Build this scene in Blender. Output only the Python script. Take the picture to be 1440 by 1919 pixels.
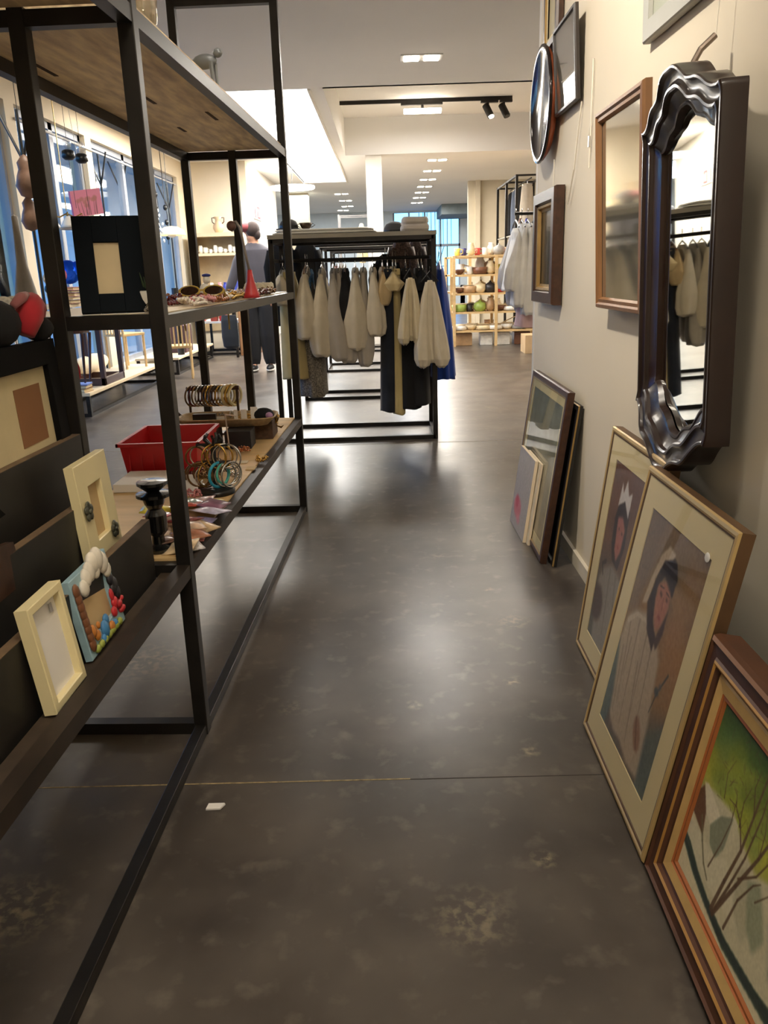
import bpy, math, random
import numpy as np
from mathutils import Vector, Matrix
R_ = math.radians
for o in list(bpy.data.objects): bpy.data.objects.remove(o)
COL = bpy.context.scene.collection
SC = bpy.context.scene

# ------------------------------------------------------------------ camera calibration
F = 1500.0; CX, CY = 720.0, 959.5; EYE = 1.2
D_ = np.array([721-CX, 508-CY, F]); D_ /= np.linalg.norm(D_)
V_ = np.array([math.tan(R_(1.75)), 1, 0.]); V_[2] = -(V_@D_)/D_[2]; V_ /= np.linalg.norm(V_)
X_ = np.cross(V_, D_)
def ray(u, v):
    r = np.array([u-CX, v-CY, F]); return np.array([r@X_, r@D_, -(r@V_)])
def atz(u, v, z=0.0):
    r = ray(u, v); t = (z-EYE)/r[2]; return Vector((r[0]*t, r[1]*t, z))
def aty(u, v, y):
    r = ray(u, v); t = y/r[1]; return Vector((r[0]*t, y, EYE+r[2]*t))
def atx(u, v, x):
    r = ray(u, v); t = x/r[0]; return Vector((x, r[1]*t, EYE+r[2]*t))
cam = bpy.data.cameras.new('camera'); co = bpy.data.objects.new('camera', cam); COL.objects.link(co)
cam.sensor_fit = 'HORIZONTAL'; cam.sensor_width = 36; cam.lens = 36*F/1440; cam.clip_start = .02; cam.clip_end = 200
rx = Vector((X_[0], D_[0], -V_[0])); up = -Vector((X_[1], D_[1], -V_[1])); bk = -Vector((X_[2], D_[2], -V_[2]))
m = Matrix((rx, up, bk)).transposed().to_4x4(); m.translation = (0, 0, EYE); co.matrix_world = m
SC.camera = co
SC.view_settings.view_transform = 'Standard'; SC.view_settings.look = 'None'; SC.view_settings.gamma = 1
SC.view_settings.exposure = 0.75

# ------------------------------------------------------------------ world and lights
w = bpy.data.worlds.new('world'); SC.world = w; w.use_nodes = True
nt = w.node_tree; bg = nt.nodes['Background']
tc = nt.nodes.new('ShaderNodeTexCoord'); sp = nt.nodes.new('ShaderNodeSeparateXYZ'); cr = nt.nodes.new('ShaderNodeValToRGB')
nt.links.new(tc.outputs['Generated'], sp.inputs[0]); nt.links.new(sp.outputs[2], cr.inputs[0]); nt.links.new(cr.outputs[0], bg.inputs[0])
cr.color_ramp.elements[0].position = 0; cr.color_ramp.elements[0].color = (.17, .42, .66, 1)
cr.color_ramp.elements[1].position = .3; cr.color_ramp.elements[1].color = (.03, .30, .78, 1)
bg.inputs[1].default_value = 3.3
def lamp(kind, name, loc, power, color, size=.3, size_y=None, target=None, spot=None, blend=.4):
    l = bpy.data.lights.new(name, kind); l.energy = power; l.color = color
    if kind == 'AREA':
        l.size = size
        if size_y: l.shape = 'RECTANGLE'; l.size_y = size_y
    else: l.shadow_soft_size = size
    if spot: l.spot_size = R_(spot); l.spot_blend = blend
    o = bpy.data.objects.new(name, l); COL.objects.link(o); o.location = loc
    if target is not None: o.rotation_euler = (Vector(target)-Vector(loc)).to_track_quat('-Z', 'Y').to_euler()
    return o
WARM = (1, .90, .76); NEUT = (1, .95, .88)
lamp('AREA', 'skylight_light', (-1.18, 13.3, 2.98), 260, (1, .97, .92), .8, 8.0)
lamp('AREA', 'ceiling_and_fill_light', (.45, 7.9, 2.97), 30, NEUT, .5, .2)
lamp('AREA', 'ceiling_and_fill_light', (.2, -1.0, 2.97), 26, WARM, .8, .4)  # assumed lamp behind the camera, added to light the near wall
lamp('AREA', 'ceiling_and_fill_light', (-.1, .9, 2.97), 8, WARM, .5, .2)  # assumed lamp out of view overhead, added for the foreground
lamp('AREA', 'ceiling_and_fill_light', (-1.9, 5.4, 2.97), 13, WARM, .5, .2)  # assumed unseen lamp, added over the window side aisle
lamp('AREA', 'ceiling_and_fill_light', (.95, 16, 2.95), 110, WARM, .5, 4)
lamp('AREA', 'ceiling_and_fill_light', (.95, 22, 2.95), 200, NEUT, .5, 5)
lamp('AREA', 'ceiling_and_fill_light', (-2.6, 10.5, 2.95), 42, WARM, .8, 2.5)
lamp('AREA', 'ceiling_and_fill_light', (-2.5, 22, 2.95), 220, (.8, .92, 1), 2, 5)
lamp('AREA', 'ceiling_and_fill_light', (1.7, 8.5, 2.95), 50, WARM, .8, 2.5)
lamp('SPOT', 'added_wall_spot', (-.5, 2.2, 2.93), 120, WARM, .06, target=(.77, 3.0, 1.85), spot=100, blend=1.0)  # added spot without a fixture, brightens the right wall

# ------------------------------------------------------------------ helpers
def srgb(c):
    return tuple(((x/255)/12.92 if x/255 <= .04045 else (((x/255)+.055)/1.055)**2.4) for x in c)
MATS = {}
def mat(name, rgb, rough=.6, metal=0, var=.12, scale=6, bump=0, bscale=None, coat=0, emis=None, alpha=None, stretch=None, trans=0, sheen=0, spec=.5):
    if name in MATS: return MATS[name]
    m = bpy.data.materials.new(name); m.use_nodes = True; n = m.node_tree; b = n.nodes['Principled BSDF']
    c = srgb(rgb)
    tc = n.nodes.new('ShaderNodeTexCoord'); mp = n.nodes.new('ShaderNodeMapping')
    n.links.new(tc.outputs['Object'], mp.inputs[0])
    if stretch: mp.inputs['Scale'].default_value = stretch
    no = n.nodes.new('ShaderNodeTexNoise'); no.inputs['Scale'].default_value = scale; no.inputs['Detail'].default_value = 5
    n.links.new(mp.outputs[0], no.inputs[0])
    r = n.nodes.new('ShaderNodeValToRGB'); r.color_ramp.elements[0].position = .3; r.color_ramp.elements[1].position = .7
    r.color_ramp.elements[0].color = tuple(x*(1-var) for x in c)+(1,); r.color_ramp.elements[1].color = tuple(min(1, x*(1+var)) for x in c)+(1,)
    n.links.new(no.outputs[0], r.inputs[0]); n.links.new(r.outputs[0], b.inputs['Base Color'])
    b.inputs['Roughness'].default_value = rough; b.inputs['Metallic'].default_value = metal
    b.inputs['Coat Weight'].default_value = coat; b.inputs['Transmission Weight'].default_value = trans
    b.inputs['Specular IOR Level'].default_value = spec
    if sheen: b.inputs['Sheen Weight'].default_value = sheen
    if emis: b.inputs['Emission Color'].default_value = srgb(emis[0])+(1,); b.inputs['Emission Strength'].default_value = emis[1]
    if alpha is not None: b.inputs['Alpha'].default_value = alpha
    if bump:
        bn = n.nodes.new('ShaderNodeBump'); bn.inputs['Strength'].default_value = bump
        n2 = n.nodes.new('ShaderNodeTexNoise'); n2.inputs['Scale'].default_value = bscale or scale*4
        n.links.new(mp.outputs[0], n2.inputs[0]); n.links.new(n2.outputs[0], bn.inputs['Height']); n.links.new(bn.outputs[0], b.inputs['Normal'])
    MATS[name] = m; return m
def glass_mat(name, tint=(1, 1, 1), refl=.12):
    if name in MATS: return MATS[name]
    m = bpy.data.materials.new(name); m.use_nodes = True; n = m.node_tree; n.nodes.remove(n.nodes['Principled BSDF'])
    out = n.nodes['Material Output']; t = n.nodes.new('ShaderNodeBsdfTransparent'); g = n.nodes.new('ShaderNodeBsdfGlossy'); mx = n.nodes.new('ShaderNodeMixShader')
    t.inputs[0].default_value = tint+(1,); g.inputs['Roughness'].default_value = .02
    lw = n.nodes.new('ShaderNodeLayerWeight'); lw.inputs[0].default_value = .5; fr = n.nodes.new('ShaderNodeMath'); fr.operation = 'POWER'; fr.inputs[1].default_value = 6; n.links.new(lw.outputs['Facing'], fr.inputs[0])
    mt = n.nodes.new('ShaderNodeMath'); mt.operation = 'ADD'; mt.operation = 'MULTIPLY_ADD'; mt.inputs[1].default_value = .55; mt.inputs[2].default_value = refl; mt.use_clamp = True
    n.links.new(fr.outputs[0], mt.inputs[0]); n.links.new(mt.outputs[0], mx.inputs[0])
    n.links.new(t.outputs[0], mx.inputs[1]); n.links.new(g.outputs[0], mx.inputs[2]); n.links.new(mx.outputs[0], out.inputs[0])
    MATS[name] = m; return m
def attr_mat(name, rough=.6, coat=0):
    if name in MATS: return MATS[name]
    m = bpy.data.materials.new(name); m.use_nodes = True; n = m.node_tree; b = n.nodes['Principled BSDF']
    a = n.nodes.new('ShaderNodeAttribute'); a.attribute_name = 'Col'; n.links.new(a.outputs['Color'], b.inputs['Base Color'])
    b.inputs['Roughness'].default_value = rough; b.inputs['Coat Weight'].default_value = coat
    MATS[name] = m; return m

def tag(o, label=None, cat=None, group=None, kind=None):
    if label: o['label'] = label
    if cat: o['category'] = cat
    if group: o['group'] = group
    if kind: o['kind'] = kind
    return o
def empty(name, loc=(0, 0, 0), label=None, cat=None, group=None, rz=0, rot=None):
    o = bpy.data.objects.new(name, None); COL.objects.link(o); o.location = loc; o.rotation_euler = rot or (0, 0, rz); o.empty_display_size = .05
    return tag(o, label, cat, group)
class MB:
    def __init__(s): s.v = []; s.f = []; s.mi = []; s.cur = 0
    def add(s, vs, fs):
        k = len(s.v); s.v += [tuple(p) for p in vs]; s.f += [tuple(i+k for i in f) for f in fs]; s.mi += [s.cur]*len(fs); return s
    def mat(s, i): s.cur = i; return s
    def box(s, x0, x1, y0, y1, z0, z1):
        return s.add([(x0,y0,z0),(x1,y0,z0),(x1,y1,z0),(x0,y1,z0),(x0,y0,z1),(x1,y0,z1),(x1,y1,z1),(x0,y1,z1)],
                     [(3,2,1,0),(4,5,6,7),(0,1,5,4),(1,2,6,5),(2,3,7,6),(3,0,4,7)])
    def cbox(s, c, sz, M=None):
        x, y, z = sz[0]/2, sz[1]/2, sz[2]/2
        vs = [Vector(p) for p in [(-x,-y,-z),(x,-y,-z),(x,y,-z),(-x,y,-z),(-x,-y,z),(x,-y,z),(x,y,z),(-x,y,z)]]
        if M is not None: vs = [M @ p for p in vs]
        return s.add([p+Vector(c) for p in vs], [(3,2,1,0),(4,5,6,7),(0,1,5,4),(1,2,6,5),(2,3,7,6),(3,0,4,7)])
    def tube(s, pts, r, n=8, closed=False, cap=True):
        pts = [Vector(p) for p in pts]; rs = r if isinstance(r, (list, tuple)) else [r]*len(pts); N = len(pts); vs = []
        last = None
        for i, p in enumerate(pts):
            if closed: t = pts[(i+1) % N]-pts[i-1]
            else: t = pts[min(i+1, N-1)]-pts[max(i-1, 0)]
            if t.length < 1e-9: t = Vector((0, 0, 1))
            t.normalize()
            if last is None:
                a = Vector((0, 0, 1)) if abs(t.z) < .9 else Vector((1, 0, 0)); u = t.cross(a).normalized()
            else:
                u = last-t*last.dot(t)
                if u.length < 1e-6: u = t.orthogonal()
                u.normalize()
            last = u; w_ = t.cross(u)
            for k in range(n):
                a = 2*math.pi*k/n; vs.append(p+(u*math.cos(a)+w_*math.sin(a))*rs[i])
        fs = []
        for i in range(N if closed else N-1):
            for k in range(n):
                j = (i+1) % N; fs.append((i*n+k, i*n+(k+1) % n, j*n+(k+1) % n, j*n+k))
        if cap and not closed: fs += [tuple(range(n))[::-1], tuple((N-1)*n+k for k in range(n))]
        return s.add(vs, fs)
    def lathe(s, prof, c=(0, 0, 0), n=20, M=None, cap=True):
        vs = []
        for r, z in prof:
            for k in range(n):
                a = 2*math.pi*k/n; p = Vector((r*math.cos(a), r*math.sin(a), z)); p = M @ p if M is not None else p; vs.append(p+Vector(c))
        N = len(prof); fs = [(i*n+k, i*n+(k+1) % n, (i+1)*n+(k+1) % n, (i+1)*n+k) for i in range(N-1) for k in range(n)]
        if cap: fs += [tuple(range(n))[::-1], tuple((N-1)*n+k for k in range(n))]
        return s.add(vs, fs)
    def ball(s, c, r, n=12, m_=8):
        rr = r if isinstance(r, (tuple, list)) else (r, r, r); vs = []; fs = []
        for i in range(m_+1):
            th = math.pi*i/m_
            for k in range(n):
                a = 2*math.pi*k/n; vs.append((c[0]+rr[0]*math.sin(th)*math.cos(a), c[1]+rr[1]*math.sin(th)*math.sin(a), c[2]-rr[2]*math.cos(th)))
        for i in range(m_):
            for k in range(n): fs.append((i*n+k, i*n+(k+1) % n, (i+1)*n+(k+1) % n, (i+1)*n+k))
        return s.add(vs, fs)
    def prism(s, poly, axis, a0, a1):
        """poly of 2D points extruded along axis ('x': poly=(y,z))"""
        def P(p, a): return (a, p[0], p[1]) if axis == 'x' else (p[0], a, p[1]) if axis == 'y' else (p[0], p[1], a)
        n = len(poly); vs = [P(p, a0) for p in poly]+[P(p, a1) for p in poly]
        return s.add(vs, [tuple(range(n))[::-1], tuple(range(n, 2*n))]+[(i, (i+1) % n, n+(i+1) % n, n+i) for i in range(n)])
    def build(s, name, mats, parent=None, smooth=False, loc=None, bevel=0, rz=0):
        me = bpy.data.meshes.new(name); me.from_pydata(s.v, [], s.f)
        for m in (mats if isinstance(mats, (list, tuple)) else [mats]): me.materials.append(m)
        me.polygons.foreach_set('material_index', s.mi)
        me.update()
        import bmesh
        bm = bmesh.new(); bm.from_mesh(me); bmesh.ops.recalc_face_normals(bm, faces=bm.faces); bm.to_mesh(me); bm.free()
        if smooth: me.shade_smooth()
        o = bpy.data.objects.new(name, me); COL.objects.link(o)
        if parent: o.parent = parent
        if loc is not None: o.location = loc
        if rz: o.rotation_euler = (0, 0, rz)
        if bevel:
            b = o.modifiers.new('bevel', 'BEVEL'); b.width = bevel; b.segments = 2; b.limit_method = 'ANGLE'
        return o
def copy_tree(o, parent=None):
    c = o.copy(); COL.objects.link(c)
    if parent: c.parent = parent
    for ch in [x for x in bpy.data.objects if x.parent == o]: copy_tree(ch, c)
    return c
def struct(name, mb, m, **k): return tag(mb.build(name, m, **k), kind='structure')

# ------------------------------------------------------------------ materials
black = mat('black_steel', (42, 39, 36), .42, .6, .25, 12, .05)
plaster = mat('wall_plaster', (224, 213, 192), .75, 0, .035, 1.6, .25, 9)
white = mat('white_paint', (226, 220, 208), .7, 0, .03, 2)
cream = mat('cream_wall', (224, 210, 184), .75, 0, .03, 2)
ceilm = mat('ceiling_paint', (226, 223, 218), .85, 0, .025, 1)
greyframe = mat('grey_window_frame', (150, 155, 165), .5, .1, .05)
ply = mat('plywood', (236, 204, 166), .6, 0, .35, 6, .05, 20, stretch=(6, 1, 6))
pine = mat('pale_pine', (205, 172, 120), .55, 0, .12, 3, stretch=(1, 6, 6))
bench_top = mat('birch_board', (226, 206, 172), .5, 0, .06, 3)
darkboard = mat('black_board', (34, 31, 27), .5, 0, .25, 14, .05)
brownedge = mat('worn_brown_edge', (104, 84, 62), .6, 0, .3, 20)
glass = glass_mat('clear_glass', (.93, .97, 1.), .02)
pglass = glass_mat('picture_glass', (1, 1, 1), .03)
gold = mat('dull_gold', (170, 138, 84), .38, .55, .15, 20)
walnut = mat('walnut', (62, 38, 24), .4, 0, .3, 5, .03, stretch=(1, 8, 8))
mahog = mat('dark_mahogany', (38, 23, 18), .30, .0, .25, 8, .01, coat=.25)
lightwood = mat('honey_wood', (138, 98, 62), .42, 0, .2, 6, stretch=(8, 1, 1))
steelm = mat('chrome', (205, 205, 205), .2, 1, .05)
mirrorm = mat('mirror_silver', (225, 225, 215), .02, 1, .0)
creamp = mat('cream_lacquer', (226, 212, 165), .4, 0, .05, 5)
beige = mat('beige_card', (196, 168, 122), .8, 0, .06, 9)
red = mat('red_plastic', (190, 28, 34), .35, 0, .08, 8)
whitep = mat('white_card', (232, 228, 222), .6, 0, .03)

# ------------------------------------------------------------------ floor
def floor_mat():
    m = bpy.data.materials.new('polished_concrete'); m.use_nodes = True; n = m.node_tree; b = n.nodes['Principled BSDF']; L = n.links
    tc = n.nodes.new('ShaderNodeTexCoord')
    def noise(sc, det=6, dist=0):
        x = n.nodes.new('ShaderNodeTexNoise'); x.inputs['Scale'].default_value = sc; x.inputs['Detail'].default_value = det; x.inputs['Distortion'].default_value = dist; L.new(tc.outputs['Object'], x.inputs[0]); return x
    def ramp(a, ca, bb, cb):
        r = n.nodes.new('ShaderNodeValToRGB'); r.color_ramp.elements[0].position = a; r.color_ramp.elements[0].color = ca; r.color_ramp.elements[1].position = bb; r.color_ramp.elements[1].color = cb; return r
    def mix(f, a, c):
        x = n.nodes.new('ShaderNodeMix'); x.data_type = 'RGBA'
        L.new(f, x.inputs[0]); L.new(a, x.inputs[6])
        if isinstance(c, tuple): x.inputs[7].default_value = c
        else: L.new(c, x.inputs[7])
        return x.outputs[2]
    base = ramp(.35, srgb((60, 54, 50))+(1,), .68, srgb((80, 73, 67))+(1,)); L.new(noise(1.3, 8, .4).outputs[0], base.inputs[0])
    fine = ramp(.60, (0, 0, 0, 1), .78, (.35, .35, .35, 1)); L.new(noise(7, 10, .8).outputs[0], fine.inputs[0])
    c = mix(fine.outputs[0], base.outputs[0], srgb((104, 97, 90))+(1,))
    mid = ramp(.38, (0, 0, 0, 1), .80, (.8, .8, .8, 1)); L.new(noise(3.3, 12, .15).outputs[0], mid.inputs[0])
    c = mix(mid.outputs[0], c, srgb((106, 98, 90))+(1,))
    scr = ramp(.56, (0, 0, 0, 1), .74, (.75, .75, .75, 1)); L.new(noise(16, 12, .1).outputs[0], scr.inputs[0])
    c = mix(scr.outputs[0], c, srgb((112, 104, 94))+(1,))
    dk = ramp(.22, (.35, .35, .35, 1), .52, (0, 0, 0, 1)); L.new(noise(2.6, 8, .1).outputs[0], dk.inputs[0])
    c = mix(dk.outputs[0], c, srgb((54, 50, 48))+(1,))
    # worn patches at fixed places
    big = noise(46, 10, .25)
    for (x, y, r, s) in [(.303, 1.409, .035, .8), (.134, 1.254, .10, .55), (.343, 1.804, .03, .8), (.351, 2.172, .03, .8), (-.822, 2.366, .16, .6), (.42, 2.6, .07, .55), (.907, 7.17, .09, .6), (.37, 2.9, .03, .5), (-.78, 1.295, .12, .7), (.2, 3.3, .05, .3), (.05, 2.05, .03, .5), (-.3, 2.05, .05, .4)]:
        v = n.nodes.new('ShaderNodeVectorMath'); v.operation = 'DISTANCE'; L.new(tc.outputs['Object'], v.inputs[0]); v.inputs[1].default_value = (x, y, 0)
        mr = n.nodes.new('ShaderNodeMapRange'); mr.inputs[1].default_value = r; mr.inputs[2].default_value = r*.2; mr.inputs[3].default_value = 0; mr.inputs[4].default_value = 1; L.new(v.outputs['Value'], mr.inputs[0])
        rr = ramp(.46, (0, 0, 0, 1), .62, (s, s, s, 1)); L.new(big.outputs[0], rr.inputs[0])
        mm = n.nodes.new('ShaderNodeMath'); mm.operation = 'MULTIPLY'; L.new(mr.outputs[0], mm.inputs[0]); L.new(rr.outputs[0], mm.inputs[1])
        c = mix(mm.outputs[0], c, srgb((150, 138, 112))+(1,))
    L.new(c, b.inputs['Base Color'])
    rg = ramp(.2, (.27, .27, .27, 1), .8, (.36, .36, .36, 1)); L.new(noise(2.2, 3).outputs[0], rg.inputs[0]); L.new(rg.outputs[0], b.inputs['Roughness'])
    bp = n.nodes.new('ShaderNodeBump'); bp.inputs['Strength'].default_value = .03; bp.inputs['Distance'].default_value = .01
    L.new(noise(5, 4).outputs[0], bp.inputs['Height']); L.new(bp.outputs[0], b.inputs['Normal'])
    return m
FLOOR = floor_mat()
struct('floor', MB().box(-6.5, 5, -2.5, 28, -.1, 0), FLOOR)
joint = mat('joint_filler', (150, 132, 96), .8, 0, .5, 60)
jd = mat('joint_dark', (58, 52, 48), .8, 0, .3, 30)  # dark tone for the right half of the floor joint
jb = MB(); j0, j1 = atz(60, 1477), atz(770, 1474); j2 = atz(1140, 1471)
jb.box(j0.x, j1.x, j0.y-.002, j0.y+.002, 0, .0006)
struct('trim_1', jb, joint)
struct('trim_2', MB().box(j1.x, .77, j0.y-.0035, j0.y-.0005, 0, .0004), jd)
struct('trim_3', MB().box(-3.3, 1.2, 5.70, 5.712, 0, .0006), mat('joint_pale', (120, 110, 96), .7, 0, .4, 30))

# ------------------------------------------------------------------ ceiling and walls
cb = MB()
cb.box(-6.5, 5, -2.5, 9.06, 3.0, 3.2)
cb.box(-6.5, -1.62, 9.06, 18.2, 3.0, 3.2); cb.box(-1.62, -.74, 17.9, 28, 3.0, 3.2); cb.box(-6.5, -1.62, 18.2, 28, 3.0, 3.2)
cb.box(-.74, -.58, 9.06, 14.0, 3.0, 3.6)
cb.box(-.58, 5, 9.06, 14.0, 3.55, 3.7)
cb.box(-.58, 5, 9.0, 9.06, 3.0, 3.6)
cb.box(-.74, 5, 14.0, 28, 3.0, 3.6)
struct('ceiling', cb, ceilm)
glow = mat('skylight_diffuser', (255, 255, 255), .5, emis=((255, 252, 244), 5.0), var=0)
struct('window_1', MB().box(-1.62, -.74, 9.1, 17.9, 3.03, 3.06), glow)
trim = MB(); trim.box(-1.66, -1.62, 9.06, 18, 2.985, 3.06); trim.box(-.74, -.71, 9.06, 18, 2.985, 3.06)
struct('trim_4', trim, white)
wr = MB(); wr.box(.77, .95, -2.5, 4.28, 0, 3); wr.box(.95, 3.3, 4.1, 4.28, 0, 3)
struct('wall_right', wr, plaster)
struct('wall_right_rear', MB().box(3.3, 3.5, 4.28, 18.7, 0, 3.6), cream)
struct('wall_front', MB().box(-6.5, 2.8, -2.7, -2.5, 0, 3), white)
struct('baseboard_right', MB().box(.755, .77, -2.5, 4.28, 0, .06).box(.755, .95, 4.28, 4.295, 0, .06), mat('baseboard_white', (214, 206, 188), .5))
# corner lining, white
struct('trim_5', MB().box(.768, .80, 4.25, 4.30, 0, 3), white)
struct('trim_6', MB().box(1.85, 3.3, 18.5, 18.7, 0, 3).box(2.0, 2.1, 18.4, 18.5, 0, 3), mat('panel_beige', (190, 180, 160), .7, 0, .04))
# left wall with windows
wl = MB()
WX0, WX1 = -3.5, -3.3
wl.box(WX0, WX1, -2.5, 14.2, 2.74, 3)
for y0, y1 in ((-2.5, 5.2), (7.75, 7.95), (9.72, 9.92), (13.85, 14.2)): wl.box(WX0, WX1, y0, y1, 0, 2.74)
wl.box(WX0, WX1, 5.2, 13.85, 0, .18)
struct('wall_left', wl, cream)
k = 2
for y0, y1, muls in ((5.2, 7.75, (6.4,)), (7.95, 9.72, (8.9,)), (9.92, 13.85, (11.25, 12.7))):
    fr = MB()
    t = .05
    ys = [y0]+list(muls)+[y1]
    fr.box(-3.44, -3.36, y0, y1, 2.74-.07, 2.74); fr.box(-3.44, -3.36, y0, y1, .18, .24)
    for yy in ys: fr.box(-3.44, -3.36, max(y0, yy-t), min(y1, yy+t), .18, 2.74)
    o = struct('window_%d' % k, fr, greyframe); k += 1
    g = MB().box(-3.405, -3.395, y0+.02, y1-.02, .2, 2.7).build('window_glass', glass, o)
# rear left: cream wall with niche, side wall, far wall
struct('wall_rear_left', MB().box(-3.5, -2.24, 14.2, 14.4, 0, 3), cream)
struct('wall_rear_side', MB().box(-2.44, -2.24, 14.4, 18.0, 0, 3), white)
struct('wall_far_left', MB().box(-6.5, -6.3, 14, 28, 0, 3).box(-6.5, -3.5, 14.0, 14.2, 0, 3), mat('blue_grey_wall', (204, 212, 218), .8, 0, .03))
fw = MB(); fw.box(-6.5, .3, 27, 27.2, 0, 3); fw.box(.3, 2.6, 27, 27.2, 0, .7); fw.box(.3, 5, 27, 27.2, 2.95, 3); fw.box(2.45, 5, 27, 27.2, 0, 3)
struct('wall_back', fw, MATS['blue_grey_wall'])
struct('wall_far_right', MB().box(4.8, 5, 14, 27, 0, 3), cream)
f2 = MB()
f2.box(.3, 2.45, 27.05, 27.12, 1.9, 1.98); f2.box(.3, .36, 27.05, 27.12, .7, 2.95); f2.box(2.4, 2.45, 27.05, 27.12, .7, 2.95)
for xx in (.8, 1.3, 1.8): f2.box(xx, xx+.05, 27.05, 27.12, .7, 2.95)
o = struct('window_9', f2, greyframe); MB().box(.3, 2.45, 27.08, 27.09, .7, 2.95).build('window_glass', glass, o)
gr = MB()
for i in range(9): gr.box(1.15+i*.13, 1.17+i*.13, 27.5, 27.52, 1.95, 3.0)
tag(gr.build('railing', mat('pale_grey_bars', (120, 135, 150), .5)), 'row of upright grey bars outside the far window', 'railing')
gr = MB()
for a in [((1.5, .7), (1.9, 1.9)), ((1.9, .7), (1.5, 1.9)), ((1.45, .7), (1.45, 1.9)), ((2.0, .7), (2.0, 1.9)), ((1.45, 1.3), (2.0, 1.3)), ((1.6, .7), (1.75, 1.9))]:
    gr.tube([(a[0][0], 26.6, a[0][1]), (a[1][0], 26.6, a[1][1])], .012, 6)
for xx in (1.45, 2.0): gr.box(xx-.015, xx+.015, 26.58, 26.62, 0, 1.9)
tag(gr.build('wire_stand', mat('dark_wire', (40, 50, 60), .5)), 'tall thin wire stand in front of the far window', 'stand')
struct('trim_7', MB().box(1.7, 2.9, 24.6, 27, 2.72, 3.0), mat('bulkhead_grey', (120, 130, 135), .8))
# columns
struct('wall_column', MB().box(-.26, .0, 14.05, 14.3, 0, 3), white)
struct('wall_column_rear', MB().box(-2.2, -1.75, 20, 20.4, 0, 3), cream)
struct('floor_outside', MB().box(-30, -3.5, -5, 40, -.2, -.1).box(-6, 12, 28, 45, -.2, -.1), mat('street_asphalt', (90, 105, 115), .8))
# street facade seen through the side windows
fa = MB().box(-14.3, -14, 2, 42, -.1, 2.3)
tag(fa.build('street_building', mat('blue_facade', (60, 140, 205), .7, 0, .12, 2)), 'long blue building across the street beyond the side windows', 'building')
fa = MB().box(-10.9, -10.4, 20, 30, -.1, 1.2)
tag(fa.build('hedge', mat('green_hedge', (70, 110, 70), .9, 0, .4, 20)), 'clipped green hedge across the street', 'hedge')

# ------------------------------------------------------------------ display rack (left), local: y along the length, -x depth
RA = -math.atan(.0355)
RM = Matrix.Translation((-.535, 1.94, 0)) @ Matrix.Rotation(RA, 4, 'Z'); RI = RM.inverted()
rack = empty('display_rack', (-.535, 1.94, 0), 'tall black steel rack with plywood shelves along the left of the aisle', 'rack', rz=RA)
P = .018
def post(x, y, z0, z1, s=P): MB().box(x-s, x+s, y-s, y+s, z0, z1).build('post', black, rack, bevel=.002)
for y in (0, 2.11, -2.2):
    post(0, y, 0, 2.38); post(-.46, y, 0, 2.38)
post(-.235, 0, .47, 1.76); post(-.235, 2.11, .47, 1.76)
for y in (2.11,):
    MB().box(-.46, 0, y-P, y+P, 2.35, 2.38).build('top_bar', black, rack)
MB().box(-.46, 0, -2.2-P, -2.2+P, 2.35, 2.38).build('top_bar', black, rack)
for x in (0, -.46):
    MB().box(x-P*.8, x+P*.8, -2.2, 2.11, 0.0, .03).build('floor_rail', black, rack, bevel=.002)
    MB().box(x-P*.9, x+P*.9, -2.2, 2.11, 1.72, 1.755).build('shelf_rail', black, rack)
    MB().box(x-P*.9, x+P*.9, 0, 2.11, 1.085, 1.115).build('shelf_rail', black, rack)
    MB().box(x-P*.9, x+P*.9, -2.2, 2.11, .46, .495).build('shelf_rail', mat('steel_worn_brown', (50, 40, 32), .5, .3, .3, 15), rack)
for y in (0, 2.11):
    for z in (0, .46, 1.085, 1.72):
        MB().box(-.46, 0, y-P*.9, y+P*.9, z+.001, z+.034).build('cross_bar', black, rack)
MB().box(-.455, -.002, .02, 2.10, 1.757, 1.776).build('wood_shelf', ply, rack)
MB().box(-.455, -.002, -2.2, -.02, 1.757, 1.776).build('wood_shelf', ply, rack)
MB().box(-.455, -.017, .02, 2.10, 1.10, 1.118).build('wood_shelf', bench_top, rack)
MB().box(-.455, -.017, .02, 2.10, .482, .500).build('wood_shelf', pine, rack)
for (x, y, l) in ((-.4, .5, .15), (-.25, .9, .2), (-.12, 1.25, .16), (-.3, 1.5, .1)): MB().box(x-.006, x+.006, y-l/2, y+l/2, 1.7555, 1.7575).build('wood_crack', mat('dark_crack', (70, 50, 36), .9, 0, .3), rack)

# stepped ledge unit at the near end
st = empty('stepped_display', (-.535, 1.94, 0), 'black stepped ledge unit holding photo frames in the near end of the rack', 'display stand', rz=RA)
MB().box(-.44, -.02, -2.0, -.02, .44, .459).build('tray', darkboard, st)
for (x, ye, z0, z1) in ((-.07, -.03, .46, .622), (-.145, -.20, .46, .722), (-.215, -.03, .46, .842)):
    r = MB().box(x-.02, x, -2.0, ye, z0, z1).build('riser_board', darkboard, st)
    MB().box(x-.0195, x-.0005, -2.0, ye-.0005, z1, z1+.0012).build('worn_edge', brownedge, r)
MB().box(-.145, -.09, -2.0, -.2, .54, .555).build('tread_board', darkboard, st)
MB().box(-.215, -.165, -2.0, -.2, .64, .655).build('tread_board', darkboard, st)
MB().box(-.44, -.235, -2.0, -.03, .74, .755).build('tread_board', darkboard, st)
MB().box(-.06, -.02, -2.0, -.02, .46, .475).build('front_lip', mat('lip_brown', (60, 48, 36), .6, 0, .3, 20), st)

def onrack(u, v, z): return atz(u, v, z)

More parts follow.
